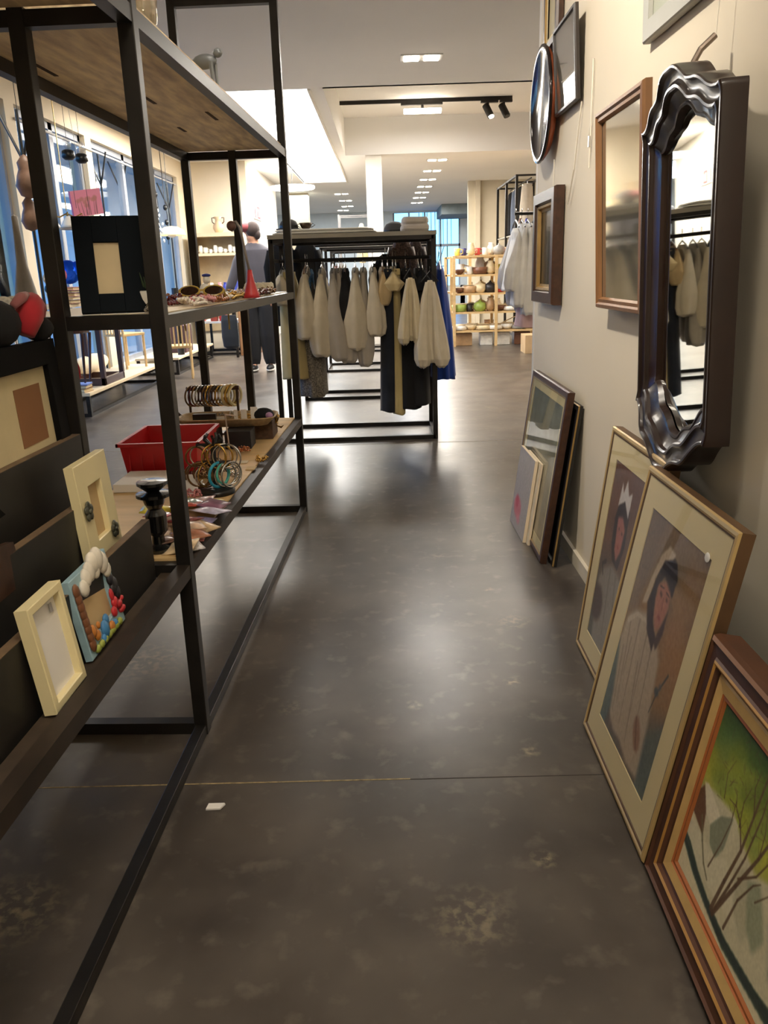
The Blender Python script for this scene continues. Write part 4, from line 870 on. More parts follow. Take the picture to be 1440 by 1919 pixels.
# bangle stand (black T with bangles)
bx, by = -.585, 2.60
e = empty('jewellery_stand', (bx, by, Z0), 'black jewellery stand with oval base holding bangles', 'stand')
MB().lathe([(.06, 0), (.062, .012), (.055, .018), (.02, .02)], n=28).build('base', hblack, e, smooth=True)
MB().tube([(0, 0, .015), (0, 0, .17)], .009, 10).build('pole', hblack, e)
MB().tube([(-.06, 0, .105), (.055, 0, .105)], .006, 8).build('arm', hblack, e); MB().tube([(-.055, 0, .165), (.05, 0, .165)], .006, 8).build('arm', hblack, e)
q = MB()
for i in range(5): a = i*1.25; q.tube([(.01*math.cos(a), .01*math.sin(a), .165), (.03*math.cos(a), .02*math.sin(a), .185), (.022*math.cos(a), .03*math.sin(a), .20)], .005, 6)
q.build('bow', hblack, e)
def bangle(label, x, y, z, R, r, m, ang=0, tilt=0, group='bangles on the black stand'):
    o = MB().tube([(R*math.cos(a), 0, R*math.sin(a)) for a in [i*2*math.pi/28 for i in range(28)]], r, 8, closed=True).build('bangle', m, smooth=True); o.location = (x, y, z); o.rotation_euler = (tilt, 0, ang); return tag(o, label, 'bangle', group)
turq = mat('turquoise', (40, 150, 180), .3, 0, .3, 30); 
for (dx, dz, R, r, m, a, lab) in ((.012, .068, .034, .0045, turq, .9, 'thick turquoise bangle on the black stand'), (.032, .066, .032, .003, silver, .7, 'wide silver bangle right of the turquoise one'), (.042, .070, .030, .0025, silver, .4, 'thin silver bangle at the right end of the lower arm'), (.025, .072, .027, .003, mat('teal_enamel', (70, 170, 150), .3), 1.1, 'teal enamel bangle on the lower arm'),
      (-.045, .070, .034, .003, bronze, .3, 'dark bronze bangle at the left of the lower arm'), (-.036, .068, .030, .0025, bronze, -.3, 'thin bronze bangle at the left of the lower arm'), (-.03, .066, .027, .003, silver, .5, 'small silver bangle at the left of the lower arm'),
      (.02, .130, .034, .003, goldm, .2, 'gold bangle hanging from the upper arm'), (.008, .131, .033, .0025, goldm, -.4, 'second gold bangle crossing the first on the upper arm'), (.035, .132, .033, .002, silver, .3, 'thin silver hoop on the right of the upper arm'), (-.04, .132, .029, .002, silver, -.2, 'silver hoop on the left of the upper arm'), (.0, .128, .036, .0025, goldm, .7, 'wide gold hoop around the pole'), (-.055, .132, .027, .003, bronze, .6, 'bronze hoop at the far left of the upper arm'), (.048, .128, .034, .0025, silver, -.3, 'silver hoop at the far right of the upper arm'), (-.02, .07, .035, .002, goldm, .9, 'thin gold hoop beside the pole on the lower arm'), (.05, .068, .035, .003, silver, .9, 'broad silver bangle at the far right of the lower arm'), (-.055, .066, .034, .003, bronze, -.1, 'bronze bangle at the far left of the lower arm')):
    bangle(lab, bx+dx*1.1, by-.004, Z0+dz-.004, R*1.22, r*1.15, m, a)
# cream shell dish and small leaf items
q = atz(398, 938, Z0); o = MB().lathe([(.008, 0), (.025, .004), (.032, .010), (.030, .011), (.01, .006)], n=20).build('shell_dish', creamp, smooth=True, loc=(-.565, 2.46, Z0)); tag(o, 'small cream shell dish in front of the black stand', 'dish')
# stacked black boxes with jewellery tray
slab('black_box', 'square black box under the right end of the jewellery tray', 'box', 0, 0, .11, .12, .075, mat('black_paper', (20, 18, 20), .6, 0, .1), p=(-.635, 3.36))
slab('brown_box', 'brown wicker box under the far end of the jewellery tray', 'box', 0, 0, .12, .16, .075, mat('wicker_brown', (84, 60, 42), .8, 0, .4, 60, .4, 80), p=(-.575, 3.58))
slab('brown_box', 'long dark brown fabric box left of the black box', 'box', 0, 0, .14, .20, .075, mat('dark_brown_fabric', (60, 40, 36), .8, 0, .3, 40), p=(-.80, 3.36))
slab('grey_box', 'flat pale grey box in front of the dark brown box', 'box', 0, 0, .15, .14, .032, mat('pale_grey_card', (170, 160, 156), .7), p=(-.80, 3.12))
e = empty('jewellery_tray', (-.71, 3.50, Z0+.076), 'long beige oval tray full of jewellery resting on boxes', 'tray')
q = MB(); k = 40; vs = []; prof_ = [(.86, .0), (1, .03), (1.02, .032), (1.0, .036), (.96, .03), (.84, .006)]
for f_, z in prof_:
    for i in range(k):
        a = 2*math.pi*i/k; c, s_ = math.cos(a), math.sin(a); c = math.copysign(abs(c)**.4, c); s_ = math.copysign(abs(s_)**.4, s_); vs.append((.215*f_*c, .11*f_*s_, z))
q.add(vs, [(r_*k+i, r_*k+(i+1) % k, (r_+1)*k+(i+1) % k, (r_+1)*k+i) for r_ in range(5) for i in range(k)]+[tuple(range(k))[::-1], tuple(5*k+i for i in range(k))])
q.build('tray_body', mat('wicker_beige', (176, 150, 112), .7, 0, .2, 60, .4, 90), e, smooth=True)
MB().tube([(-.215, -.04, .03), (-.235, -.03, .055), (-.245, 0, .062), (-.235, .03, .055), (-.215, .04, .03)], .006, 8).build('tray_handle', walnut, e)
TZ = Z0+.076+.007
tr = [('white_tag', 'white square price tag standing in the tray', -.63, .026, .034, whitep), ('white_tag', 'tall white tag at the right of the tray', -.585, .03, .040, whitep), ('white_tag', 'small white tag in the middle of the tray', -.665, .016, .034, whitep), ('white_tag', 'low white card in the left half of the tray', -.735, .05, .018, whitep)]
for i, (n_, lab, x, w_, h, m) in enumerate(tr):
    tag(MB().box(x-w_/2, x+w_/2, 3.46-.001, 3.46+.001, TZ, TZ+h*1.7).build(n_, m), lab, 'tag')
tag(MB().box(-.85, -.75, 3.44, 3.47, TZ, TZ+.045).build('black_comb', hblack), 'black comb at the left end of the tray', 'comb')
tag(MB().ball((-.545, 3.47, TZ+.032), (.046, .03, .030)).build('black_pouch', blackF, smooth=True), 'round black pouch at the right of the tray', 'pouch')
tag(MB().ball((-.515, 3.425, TZ+.035), (.016, .012, .014)).build('lilac_shell', mat('lilac', (170, 130, 170), .4), smooth=True), 'lilac shell brooch on the black pouch', 'brooch')
tag(MB().ball((-.56, 3.52, TZ+.038), (.03, .012, .008)).build('lime_scarf', mat('lime', (176, 190, 90), .8), smooth=True), 'lime green scarf roll at the back of the tray', 'scarf')
# bangle roll
e = empty('bangle_holder', (-.80, 3.66, Z0), 'horizontal bar display stand carrying rows of bangles', 'stand')
MB().tube([(-.12, 0, .21), (.12, 0, .21)], .010, 10).build('bar', walnut, e)
for x in (-.11, .11): MB().tube([(x, 0, 0), (x, 0, .21)], .006, 8).build('upright', walnut, e)
MB().box(-.12, .12, -.035, .035, 0, .008).build('base', walnut, e)
bm_ = [bronze, darkred, bronze, silver, walnut, bronze, goldm, bronze, walnut, goldm, silver, creamp, goldm, creamp]
bl_ = ['dark bronze', 'deep red', 'worn bronze', 'bright silver', 'brown wooden', 'ribbed bronze', 'dull gold', 'narrow bronze', 'dark wooden', 'flat gold', 'plain silver', 'ivory', 'braided gold', 'wide ivory']
for i in range(14): bangle('%s bangle, number %d along the horizontal bar' % (bl_[i], i+1) if 0 else '%s bangle on the horizontal bar stand' % bl_[i], -.80-.098+i*.0152, 3.66, Z0+.21-.034, .045, .004 if i < 11 else .0065, bm_[i], R_(90)-.5, 0, 'bangles on the horizontal bar')
# thin T stand
e = empty('earring_stand', (-.60, 3.05, Z0), 'thin pale T-shaped earring stand on the lower shelf', 'stand')
MB().box(-.045, .045, -.02, .02, 0, .003).build('base', sandF, e); MB().tube([(-.02, 0, .002), (-.028, 0, .19)], .003, 6).build('pole', mat('pale_metal', (190, 176, 160), .4, .4), e); MB().tube([(-.028, 0, .19), (.02, -.03, .188)], .0025, 6).build('arm', MATS['pale_metal'], e)
e = empty('wire_plant', (-.52, 3.62, Z0), 'spiky gold dried flower ornament at the far end of the lower shelf', 'ornament'); q = MB()
for i in range(22):
    r = random.Random(i); a = r.random()*6.28; b = r.random()*1.3; q.tube([(0, 0, .04), (.03*math.cos(a)*math.cos(b), .05*math.sin(a)*math.cos(b), .04+.05*math.sin(b)-.01), (.042*math.cos(a)*math.cos(b), .075*math.sin(a)*math.cos(b), .04+.055*math.sin(b))], [.0015, .005, .001], 5)
q.tube([(0, 0, 0), (0, 0, .045)], .004, 6); q.build('twig_cluster', goldm, e)
for (x, y, s_, m, lab) in ((-.50, 3.05, .025, goldm, 'gold ring brooch near the shelf edge'), (-.66, 2.80, .05, bronze, 'round bronze pendant heap left of the black stand'), (-.68, 2.66, .045, silver, 'tangled silver chains left of the black stand'), (-.56, 2.80, .02, silver, 'small silver buckle right of the black stand'), (-.74, 2.88, .06, darkred, 'dark brown red bead heap in front of the crate corner'), (-.68, 3.0, .05, bronze, 'bronze chain heap behind the black stand'), (-.64, 2.88, .04, walnut, 'brown wooden bead heap behind the black stand'), (-.60, 3.22, .03, amber, 'amber bead heap in front of the black box'), (-.66, 2.55, .04, pinkb, 'pink and cream bead heap left of the stand base'), (-.73, 3.60, .04, silver, 'silver chain heap in the back of the tray'), (-.64, 3.53, .03, goldm, 'gold chain heap in the tray')):
    beads('chain', lab, 'chain', heap(x, y, TZ if 'tray' in lab else Z0, s_, s_, int(s_*1000)+3, 3), .004, m)
slab('label_card', 'beige label card lying near the shelf edge', 'card', 0, 0, .035, .05, .003, beige, p=(-.525, 2.94))

# ------------------------------------------------------------------ things on the top wooden shelf
e = empty('figurine', (-.545, 2.80, 1.777), 'grey animal figurine standing at the edge of the top wooden shelf', 'figurine', rz=R_(70))
gm = mat('grey_pewter', (130, 134, 138), .4, .3)
MB().ball((0, 0, .065), (.02, .045, .022)).ball((0, -.05, .085), (.012, .016, .014)).build('animal_body', gm, e, smooth=True)
for x in (-.012, .012):
    for y in (-.03, .03): MB().tube([(x, y, .06), (x, y*1.1, .0)], [.008, .005], 6).build('leg', gm, e)
e = empty('glass_vase', (-.56, 2.18, 1.777), 'clear amber glass vase on the near end of the top shelf', 'vase')
MB().lathe([(.02, 0), (.03, .01), (.034, .06), (.022, .10), (.03, .13)], n=20, cap=False).build('vase_body', glass_mat('amber_glass', (1, .9, .7), .15), e, smooth=True)

# ------------------------------------------------------------------ photo frames on the stepped unit
def photo_frame(name, label, bl, br, tl, t, bw, fm, inner_m, depth=.02, artmat=None):
    e = empty(name, (0, 0, 0), label, 'photo frame'); W, H = place_frame(e, bl, br, tl)
    frame_moulding(W, H, [(0, 0), (0, t), (.002, t+.001), (bw-.002, t+.001), (bw, t-.001), (bw, t-depth)]).build('frame', fm, e)
    MB().box(.003, W-.003, -.003, 0, .003, H-.003).build('backing', beige, e)
    MB().box(bw-.002, W-bw+.002, -(t-depth)-.001, -.0035, bw-.002, H-bw+.002).build('inner_card', inner_m, e)
    return e, W, H
# viewed from +x: the viewer's right is +Y
e, W, H = photo_frame('photo_frame', 'cream wooden photo frame with two dark flowers on the stepped unit', (-.682, 1.665, .575), (-.680, 1.86, .575), (-.700, 1.665, .815), .02, .058, creamp, beige, .014)
def flower(x, z, s=1):
    q = MB()
    for i in range(5): a = i*1.257+.3; q.ball((x+.011*s*math.cos(a), -.026, z+.011*s*math.sin(a)), (.0085*s, .004, .0085*s), 8, 6)
    q.ball((x, -.029, z), (.005*s, .004, .005*s), 8, 6); q.build('metal_flower', mat('tarnished_metal', (84, 84, 70), .4, .5, .4, 40), e, smooth=True)
flower(.025, .135, 1.2); flower(.15, .055, 1.1)
e, W, H = photo_frame('photo_frame', 'pale cream box photo frame with blank card on the lowest ledge', (-.610, 1.225, .479), (-.608, 1.365, .479), (-.633, 1.225, .675), .022, .016, creamp, whitep, .014)
MB().box(W-.045, W-.035, -.0125, -.0115, H-.045, H-.028).build('sticker', mat('grey_sticker', (170, 165, 165), .6), e)
# moulded children's frame with steam train
e, W, H = photo_frame('photo_frame', 'colourful moulded train photo frame on the lowest ledge', (-.610, 1.425, .479), (-.608, 1.625, .479), (-.636, 1.425, .645), .014, .034, mat('pale_blue_resin', (150, 180, 190), .5, 0, .2, 20), beige, .010)
def blobs(name, lst, m, y=-.018):
    q = MB()
    for (x, z, r, k) in lst: q.ball((x, y, z), (r, r*.45, r*k), 8, 6)
    q.build(name, m, e, smooth=True)
rb = lambda n, c: mat(n, c, .45, 0, .15, 30)
blobs('tree_trunk', [(.014, .03+i*.016, .012, 1.4) for i in range(8)], rb('brown_resin', (120, 76, 48)))
blobs('steam_cloud', [(.05, .135, .018, 1), (.07, .15, .020, 1), (.09, .155, .022, 1), (.115, .165, .024, 1), (.14, .165, .026, 1), (.16, .15, .024, 1), (.172, .13, .018, 1), (.12, .145, .016, 1)], rb('cloud_resin', (222, 214, 198)))
blobs('engine_black', [(.175, .105, .014, 1), (.185, .09, .017, 1), (.188, .07, .016, 1), (.178, .082, .015, 1)], rb('black_resin', (36, 34, 38)))
blobs('engine_red', [(.165, .055, .014, 1), (.18, .045, .016, .6), (.2, .05, .012, .5), (.15, .04, .012, 1), (.19, .03, .016, .5), (.16, .075, .009, 1.6)], rb('red_resin', (190, 40, 46)))
blobs('flower_trim', [(.03, .05, .014, 1), (.045, .035, .012, 1), (.12, .02, .012, 1), (.06, .05, .008, 1)], rb('orange_resin', (190, 120, 50)))
blobs('child_figure', [(.085, .03, .016, 1.2), (.10, .045, .012, 1), (.07, .015, .010, 1), (.14, .018, .01, 1)], rb('blue_resin', (70, 130, 180)))
blobs('grass_trim', [(.03+i*.022, .012, .012, .7) for i in range(7)], rb('green_resin', (150, 160, 70)))
# black cabinet-like frame
e, W, H = photo_frame('photo_frame', 'large black frame with cream mat and brown card on the top ledge', (-.790, 1.38, .757), (-.790, 1.905, .757), (-.802, 1.38, 1.072), .024, .055, mat('black_lacquer', (12, 11, 11), .7, 0, .1, spec=.12), mat('mat_pale', (206, 190, 150), .8), .014)
MB().box(.30, .43, -.0125, -.0115, .10, .225).build('brown_card', mat('kraft_brown', (140, 96, 60), .8, 0, .08), e)
tag(MB().prism([(0, 0), (.12, 0), (.10, .085), (0, .10)], 'x', 0, .015).build('brown_photo_frame', walnut, loc=(-.715, 1.30, .656)), 'dark brown frame edge at the far left of the stepped unit', 'photo frame')
e = empty('milk_glass_vase', (-.645, 1.045, .556), 'white vase with green leaf print at the left edge of the stepped unit', 'vase')
MB().lathe([(.018, 0), (.03, .02), (.033, .07), (.024, .10), (.018, .125)], n=20).build('vase_body', cer, e, smooth=True)
MB().ball((.028, .012, .075), (.006, .012, .014)).build('leaf_print', mat('leaf_bright', (90, 140, 60), .5), e, smooth=True)
# plush on top of the black frame
e = empty('plush_bundle', (-.80, 1.77, 1.073), 'black and red soft plush toy bundle on top of the black frame', 'plush toy')
rf = fabric('red_plush', (170, 30, 40), .15, .4)
MB().ball((-.01, -.07, .045), (.045, .075, .05)).build('black_part', blackF, e, smooth=True)
MB().tube([(.02, -.01, .02), (.03, .01, .06), (.02, .05, .08), (.01, .09, .07), (0, .12, .04)], [.022, .03, .026, .024, .015], 12).build('red_part', rf, e, smooth=True)
MB().ball((.01, .09, .025), (.03, .05, .028)).build('dark_part', blackF, e, smooth=True)
MB().tube([(.02, -.04, .08), (.025, -.01, .095), (.02, .03, .10)], [.008, .012, .008], 8).build('pink_part', fabric('dusty_pink', (150, 90, 90)), e, smooth=True)
tag(MB().lathe([(.0, -.006), (.045, -.005), (.052, 0), (.045, .005), (.0, .006)], n=32, M=Matrix.Rotation(R_(90), 4, 'X'), cap=False).build('round_paddle', mat('red_gloss', (170, 20, 40), .3), smooth=True, loc=aty(112, 697, 1.99)), 'round red disc showing behind the middle post', 'disc')

# ------------------------------------------------------------------ person at the rear left
def person():
    px, py = -1.62, 10.54
    e = empty('person', (px, py, 0), 'person seen from behind in a grey shirt and wide black trousers holding a dark bag', 'person')
    V = [(0, 0, .98), (0, 0, 1.15), (0, .01, 1.35), (0, .02, 1.50), (-.01, .01, 1.60), (-.03, -.02, 1.70),
         (-.09, 0, .92), (-.10, -.01, .52), (-.10, .03, .10), (-.10, -.14, .035), (.09, 0, .92), (.10, .01, .52), (.10, .05, .10), (.11, -.12, .035),
         (-.17, .01, 1.47), (-.26, .0, 1.22), (-.36, -.04, 1.00), (-.375, -.05, .93), (.17, .01, 1.47), (.22, .04, 1.22), (.20, -.06, 1.0), (.20, -.10, .93)]
    E_ = [(0, 1), (1, 2), (2, 3), (3, 4), (4, 5), (0, 6), (6, 7), (7, 8), (8, 9), (0, 10), (10, 11), (11, 12), (12, 13), (3, 14), (14, 15), (15, 16), (16, 17), (3, 18), (18, 19), (19, 20), (20, 21)]
    Rr = [(.14, .10), (.13, .09), (.15, .10), (.13, .09), (.05, .05), (.085, .10), (.09, .09), (.06, .06), (.035, .035), (.03, .03), (.09, .09), (.06, .06), (.035, .035), (.03, .03), (.055, .055), (.042, .042), (.03, .03), (.032, .02), (.055, .055), (.042, .042), (.03, .03), (.032, .02)]
    for (hx_, hy_, hz_, s_) in ((-.375, -.05, .93, -1), (.20, -.10, .93, 1)):
        base = len(V)-1
        wi = 17 if s_ < 0 else 21
        for k in range(4):
            ox = (k-1.5)*.017; L_ = (.035, .04, .037, .03)[k]; i0 = len(V)
            V += [(hx_+ox, hy_-.005, hz_-.05), (hx_+ox*1.1, hy_-.014, hz_-.05-L_), (hx_+ox*1.1, hy_-.002, hz_-.06-L_*1.5)]
            E_ += [(wi, i0), (i0, i0+1), (i0+1, i0+2)]; Rr += [(.009, .009), (.0085, .0085), (.007, .007)]
        i0 = len(V); V += [(hx_-s_*.035, hy_-.02, hz_-.02), (hx_-s_*.045, hy_-.03, hz_-.05)]; E_ += [(wi, i0), (i0, i0+1)]; Rr += [(.010, .010), (.008, .008)]
    me = bpy.data.meshes.new('body'); me.from_pydata(V, E_, []); me.materials.append(mat('skin', (190, 140, 112), .55, 0, .06, 20))
    o = bpy.data.objects.new('body', me); COL.objects.link(o); o.parent = e
    sk = o.modifiers.new('skin', 'SKIN'); sk.use_smooth_shade = True
    for i, rr in enumerate(Rr): me.skin_vertices[0].data[i].radius = rr
    me.skin_vertices[0].data[0].use_root = True
    sb = o.modifiers.new('sub', 'SUBSURF'); sb.levels = 1; sb.render_levels = 2
    # head detail
    q = MB(); q.ball((-.03, .03, 1.725), (.078, .095, .11), 20, 14); q.ball((-.03, .128, 1.71), (.012, .02, .018)); q.ball((-.108, .03, 1.72), (.01, .02, .03)); q.ball((.048, .03, 1.72), (.01, .02, .03)); q.build('head', MATS['skin'], e, smooth=True)
    q = MB(); q.ball((-.005, -.005, 1.74), (.09, .10, .10), 20, 12); q.ball((.05, -.03, 1.68), (.045, .05, .06)); q.build('hair', fabric('dark_hair', (52, 38, 34), .3, .5), e, smooth=True)
    q = MB(); q.ball((-.085, .0, 1.765), (.095, .10, .06), 20, 10); q.build('beret', fabric('maroon_felt', (130, 56, 60)), e, smooth=True)
    sh = fabric('slate_shirt', (62, 59, 66), .06, .3, 8)
    q = MB(); cloth(q, [(-.01, .01, 1.60, .055, .055), (0, .01, 1.555, .12, .085), (0, .01, 1.50, .205, .115), (0, .01, 1.30, .215, .135), (0, 0, 1.10, .215, .135), (0, 0, .90, .23, .15)], .04, 6, 2).build('shirt', sh, e, smooth=True)
    for pts_ in ([(-.15, .01, 1.50), (-.22, .0, 1.36), (-.28, -.01, 1.20), (-.33, -.03, 1.08), (-.365, -.045, .97)], [(.15, .01, 1.50), (.20, .02, 1.36), (.225, .04, 1.20), (.21, -.02, 1.08), (.20, -.07, 1.0)]):
        MB().tube(pts_, [.062, .068, .062, .056, .046], 16).build('sleeve', sh, e, smooth=True)
    tr_ = fabric('wide_black_trousers', (16, 16, 22))
    for k in (-1, 1):
        q = MB(); cloth(q, [(k*.07, 0, 1.0, .12, .12), (k*.105, 0, .8, .125, .135), (k*.11, 0, .45, .12, .12), (k*.105, .01, .16, .085, .09), (k*.105, .01, .09, .065, .07)], .06, 5, 4+k).build('trouser_leg', tr_, e, smooth=True)
        q = MB(); q.ball((k*.105, -.05, .045), (.05, .13, .045), 14, 8).build('shoe', mat('black_shoe', (24, 24, 26), .5), e, smooth=True)
        q = MB(); q.ball((k*.105, -.05, .022), (.056, .14, .022), 14, 6).build('shoe_sole', mat('white_sole', (220, 216, 208), .5), e, smooth=True)
    b = empty('handbag', (px-.39, py-.02, .30), 'dark navy cloth bag held in the left hand of the person', 'bag')
    q = MB(); cloth(q, [(0, 0, .42, .09, .03), (0, 0, .36, .105, .05), (0, 0, .15, .11, .065), (.005, 0, .03, .10, .06), (.005, 0, 0, .07, .04)], .04, 3, 3).build('bag_body', fabric('navy_cloth', (22, 28, 38)), b, smooth=True)
    MB().tube([(-.06, 0, .40), (-.045, 0, .52), (0, 0, .575), (.045, 0, .52), (.06, 0, .40)], .009, 8).build('bag_handle', blackF, b, smooth=True)
person()

# ------------------------------------------------------------------ ceramics wall shelf, rear left
yb = 13.95
p0, p1 = aty(360, 437, yb), aty(458, 437, yb)
e = empty('wall_shelf', ((p0.x+p1.x)/2, yb, 0), 'cream two-tier wall shelf with ceramics at the rear left', 'shelf'); hw_ = (p1.x-p0.x)/2; z1 = p0.z; z2 = aty(365, 475, yb).z
shm = mat('shelf_cream', (214, 196, 158), .6)
MB().box(-hw_, hw_, -.2, .24, z1-.07, z1-.01).build('shelf_board', shm, e); MB().box(-hw_, hw_, -.2, .24, z2-.05, z2-.01).build('shelf_board', shm, e)
MB().box(-hw_, -hw_+.03, -.2, .24, .3, z1-.07).build('side_panel', shm, e); MB().box(hw_-.03, hw_, -.2, .24, .3, z1-.07).build('side_panel', shm, e)
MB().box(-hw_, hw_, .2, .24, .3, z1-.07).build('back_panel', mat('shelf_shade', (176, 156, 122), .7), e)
zt = z1-.01
ax = aty(410, 430, yb).x
e = empty('amphora', (ax, yb, zt), 'two-handled cream amphora on top of the wall shelf', 'vase')
MB().lathe([(.05, 0), (.06, .01), (.09, .07), (.085, .12), (.05, .16), (.045, .2), (.07, .25), (.06, .25)], n=24).build('vase_body', mat('terracotta_cream', (210, 180, 140), .5, 0, .1), e, smooth=True)
for k in (-1, 1): MB().tube([(k*.06, 0, .235), (k*.10, 0, .235), (k*.095, 0, .17), (k*.06, 0, .14)], .009, 8).build('handle', mat('dark_glaze', (80, 60, 50), .4), e)
e = empty('figurine', (aty(438, 430, yb).x, yb, zt), 'small grey bird figurine beside the amphora', 'figurine'); MB().ball((0, 0, .05), (.06, .04, .05)).ball((-.05, 0, .11), .03).tube([(-.05, 0, .1), (-.055, 0, .16)], [.02, .005], 8).build('figurine_body', gm, e, smooth=True)
kinds = ['white cup', 'white jug', 'small white bowl', 'patterned teapot', 'white sugar pot', 'brown and white mug', 'white sauce boat', 'large white tureen', 'white lidded jar']
for i, kn_ in enumerate(kinds):
    x = aty(368+i*9.2, 470, yb).x; r = .028+.008*(i % 3); h = .07+.03*((i*5) % 3)
    o = MB().lathe([(r*.6, 0), (r, h*.3), (r*.95, h*.8), (r*.7, h), (r*.5, h*.98)], n=14).tube([(r*.9, 0, h*.8), (r*1.5, 0, h*.6), (r*.95, 0, h*.3)], .005, 5).build('ceramic_pot', cer, smooth=True, loc=(x, yb-.02, z2-.01)); tag(o, '%s on the lower tier of the rear wall shelf' % kn_, 'pottery', 'pottery on the rear wall shelf')
# tables below
def table(name, label, x0, x1, y0, y1, z, topm, legm, cat='table', tt=.03, legs=True, rail=True, yin=.03):
    e = empty(name, (x0, y0, 0), label, cat); W, D = x1-x0, y1-y0
    MB().box(0, W, 0, D, z-tt, z).build('table_top', topm, e, bevel=.003)
    for x in (.03, W-.03):
        for y in (yin, D-yin): MB().box(x-.018, x+.018, y-.018, y+.018, 0, z-tt).build('leg', legm, e)
    if rail:
        for x in (.03, W-.03): MB().box(x-.015, x+.015, .03, D-.03, 0, .03).build('floor_rail', legm, e)
        for y in (.03, D-.03): MB().box(.03, W-.03, y-.015, y+.015, 0, .03).build('floor_rail', legm, e)
    return e
table('display_platform', 'nearest low birch platform with black steel base under the windows', -3.22, -2.70, 7.25, 9.72, .22, bench_top, black, 'platform')
table('display_platform', 'second low birch platform further along the windows', -3.22, -2.66, 10.35, 12.5, .22, bench_top, black, 'platform')
table('display_table', 'white topped display table in front of the wall shelf', -2.95, -2.28, 12.9, 13.7, .52, whitep, black)
table('display_table', 'tall black framed white table with blue and white porcelain', -2.9, -2.25, 12.4, 12.85, .98, whitep, black, rail=False)
for i, (x, m, lab) in enumerate(((-2.82, blueg, 'cobalt blue footed bowl'), (-2.72, cer, 'white porcelain jar'), (-2.62, cer, 'blue and white porcelain vase'), (-2.50, pinkb, 'pink glass bottle'), (-2.42, MATS['cobalt'], 'dark blue small bottle'), (-2.34, cer, 'small white jug'))):
    o = MB().lathe([(.03, 0), (.045, .04), (.03, .09), (.02, .11+.01*(i % 3)), (.03, .13)], n=14).build('porcelain_vase', m, smooth=True, loc=(x, 12.6, .98)); tag(o, lab+' on the tall white table', 'porcelain', 'porcelain on the tall white table')
tag(MB().ball((0, 0, .12), (.07, .07, .12)).build('blue_bag', fabric('cobalt_bag', (30, 50, 140)), smooth=True, loc=(-2.30, 12.7, .98)), 'cobalt blue cloth bag standing near the person elbow', 'bag')
cab = empty('wooden_cabinet', (-2.42, 14.8, 0), 'brown wooden cabinet beside the side wall at the rear left', 'cabinet'); 
cab.location = (-2.16, 13.1, 0); MB().box(-.12, .14, -.4, .4, 0, .85).build('cabinet_body', mat('oak_brown', (140, 98, 60), .5, 0, .2), cab); MB().box(-.1, .12, -.405, -.4, .05, .8).build('cabinet_door', mat('oak_light', (156, 112, 70), .5, 0, .2), cab)
tag(MB().box(-.05, .05, -.03, .03, 0, .16).build('orange_box', mat('orange_card', (226, 110, 40), .5), loc=(-2.12, 12.95, .85)), 'orange box on the brown cabinet', 'box')
for i, (u, v, w_, m, lab) in enumerate(((376, 620, .09, red, 'red toy truck on the white table'), (404, 615, .05, mat('rust', (170, 70, 50), .5), 'rust red small chair on the white table'), (420, 612, .05, red, 'red tin behind the hanging bag'))):
    q = atz(u, v, .52); q.y = 13.05; q.x = aty(u, v, 13.05).x; o = MB().box(-w_, w_, -.08, .08, .0, .10+.06*i).box(-w_*.6, w_*.6, -.06, .06, .1+.06*i, .17+.06*i).build('toy', m, loc=(q.x, 13.05, .52), bevel=.01); tag(o, lab, 'toy')
tag(MB().box(-.13, .13, -.2, .2, 0, .36).build('storage_box', mat('maroon_fabric', (70, 44, 44), .7, 0, .2), loc=(-2.84, 11.2, .22), bevel=.01), 'dark maroon box on the second platform', 'box')
tag(MB().tube([(0, 0, 0), (0, 0, .85)], .045, 16).build('black_post', hblack, loc=(-2.72, 10.75, .22)), 'black round post standing on the second platform', 'post')

# pale slatted chair on the floor
def chair(label, x, y, z, rz, m, s=1, slats=5, hb=.80):
    e = empty('slatted_chair', (x, y, z), label, 'chair', rz=rz); w_, d_, hs = .18*s, .18*s, .40*s
    MB().box(-w_, w_, -d_, d_, hs, hs+.03).build('seat', m, e, bevel=.005)
    for a in (-1, 1):
        MB().tube([(a*w_*.9, -d_*.9, 0), (a*w_*.9, -d_*.9, hs)], .014, 8).build('leg', m, e)
        MB().tube([(a*w_*.9, d_*.9, 0), (a*w_*.9, d_*.9, hs), (a*w_*.95, d_*1.15, hb*s)], .014, 8).build('leg', m, e)
    q = MB()
    for i in range(slats): xx = -w_*.7+i*w_*1.4/(slats-1); q.box(xx-.009, xx+.009, d_*1.0, d_*1.06, hs+.02, hb*s-.02)
    bk_ = q.build('backrest', m, e); MB().box(-w_, w_, d_*1.08, d_*1.2, hb*s-.06, hb*s).build('top_rail', m, e, bevel=.005); return e
chair('pale wooden slatted chair standing on the floor beside the platforms', -2.58, 10.05, 0, R_(-168), pine, .93, 6, .80)
chair('pale slatted chair standing on the nearest platform by the window', -3.0, 9.35, .22, R_(150), pine, .9, 6, .78)
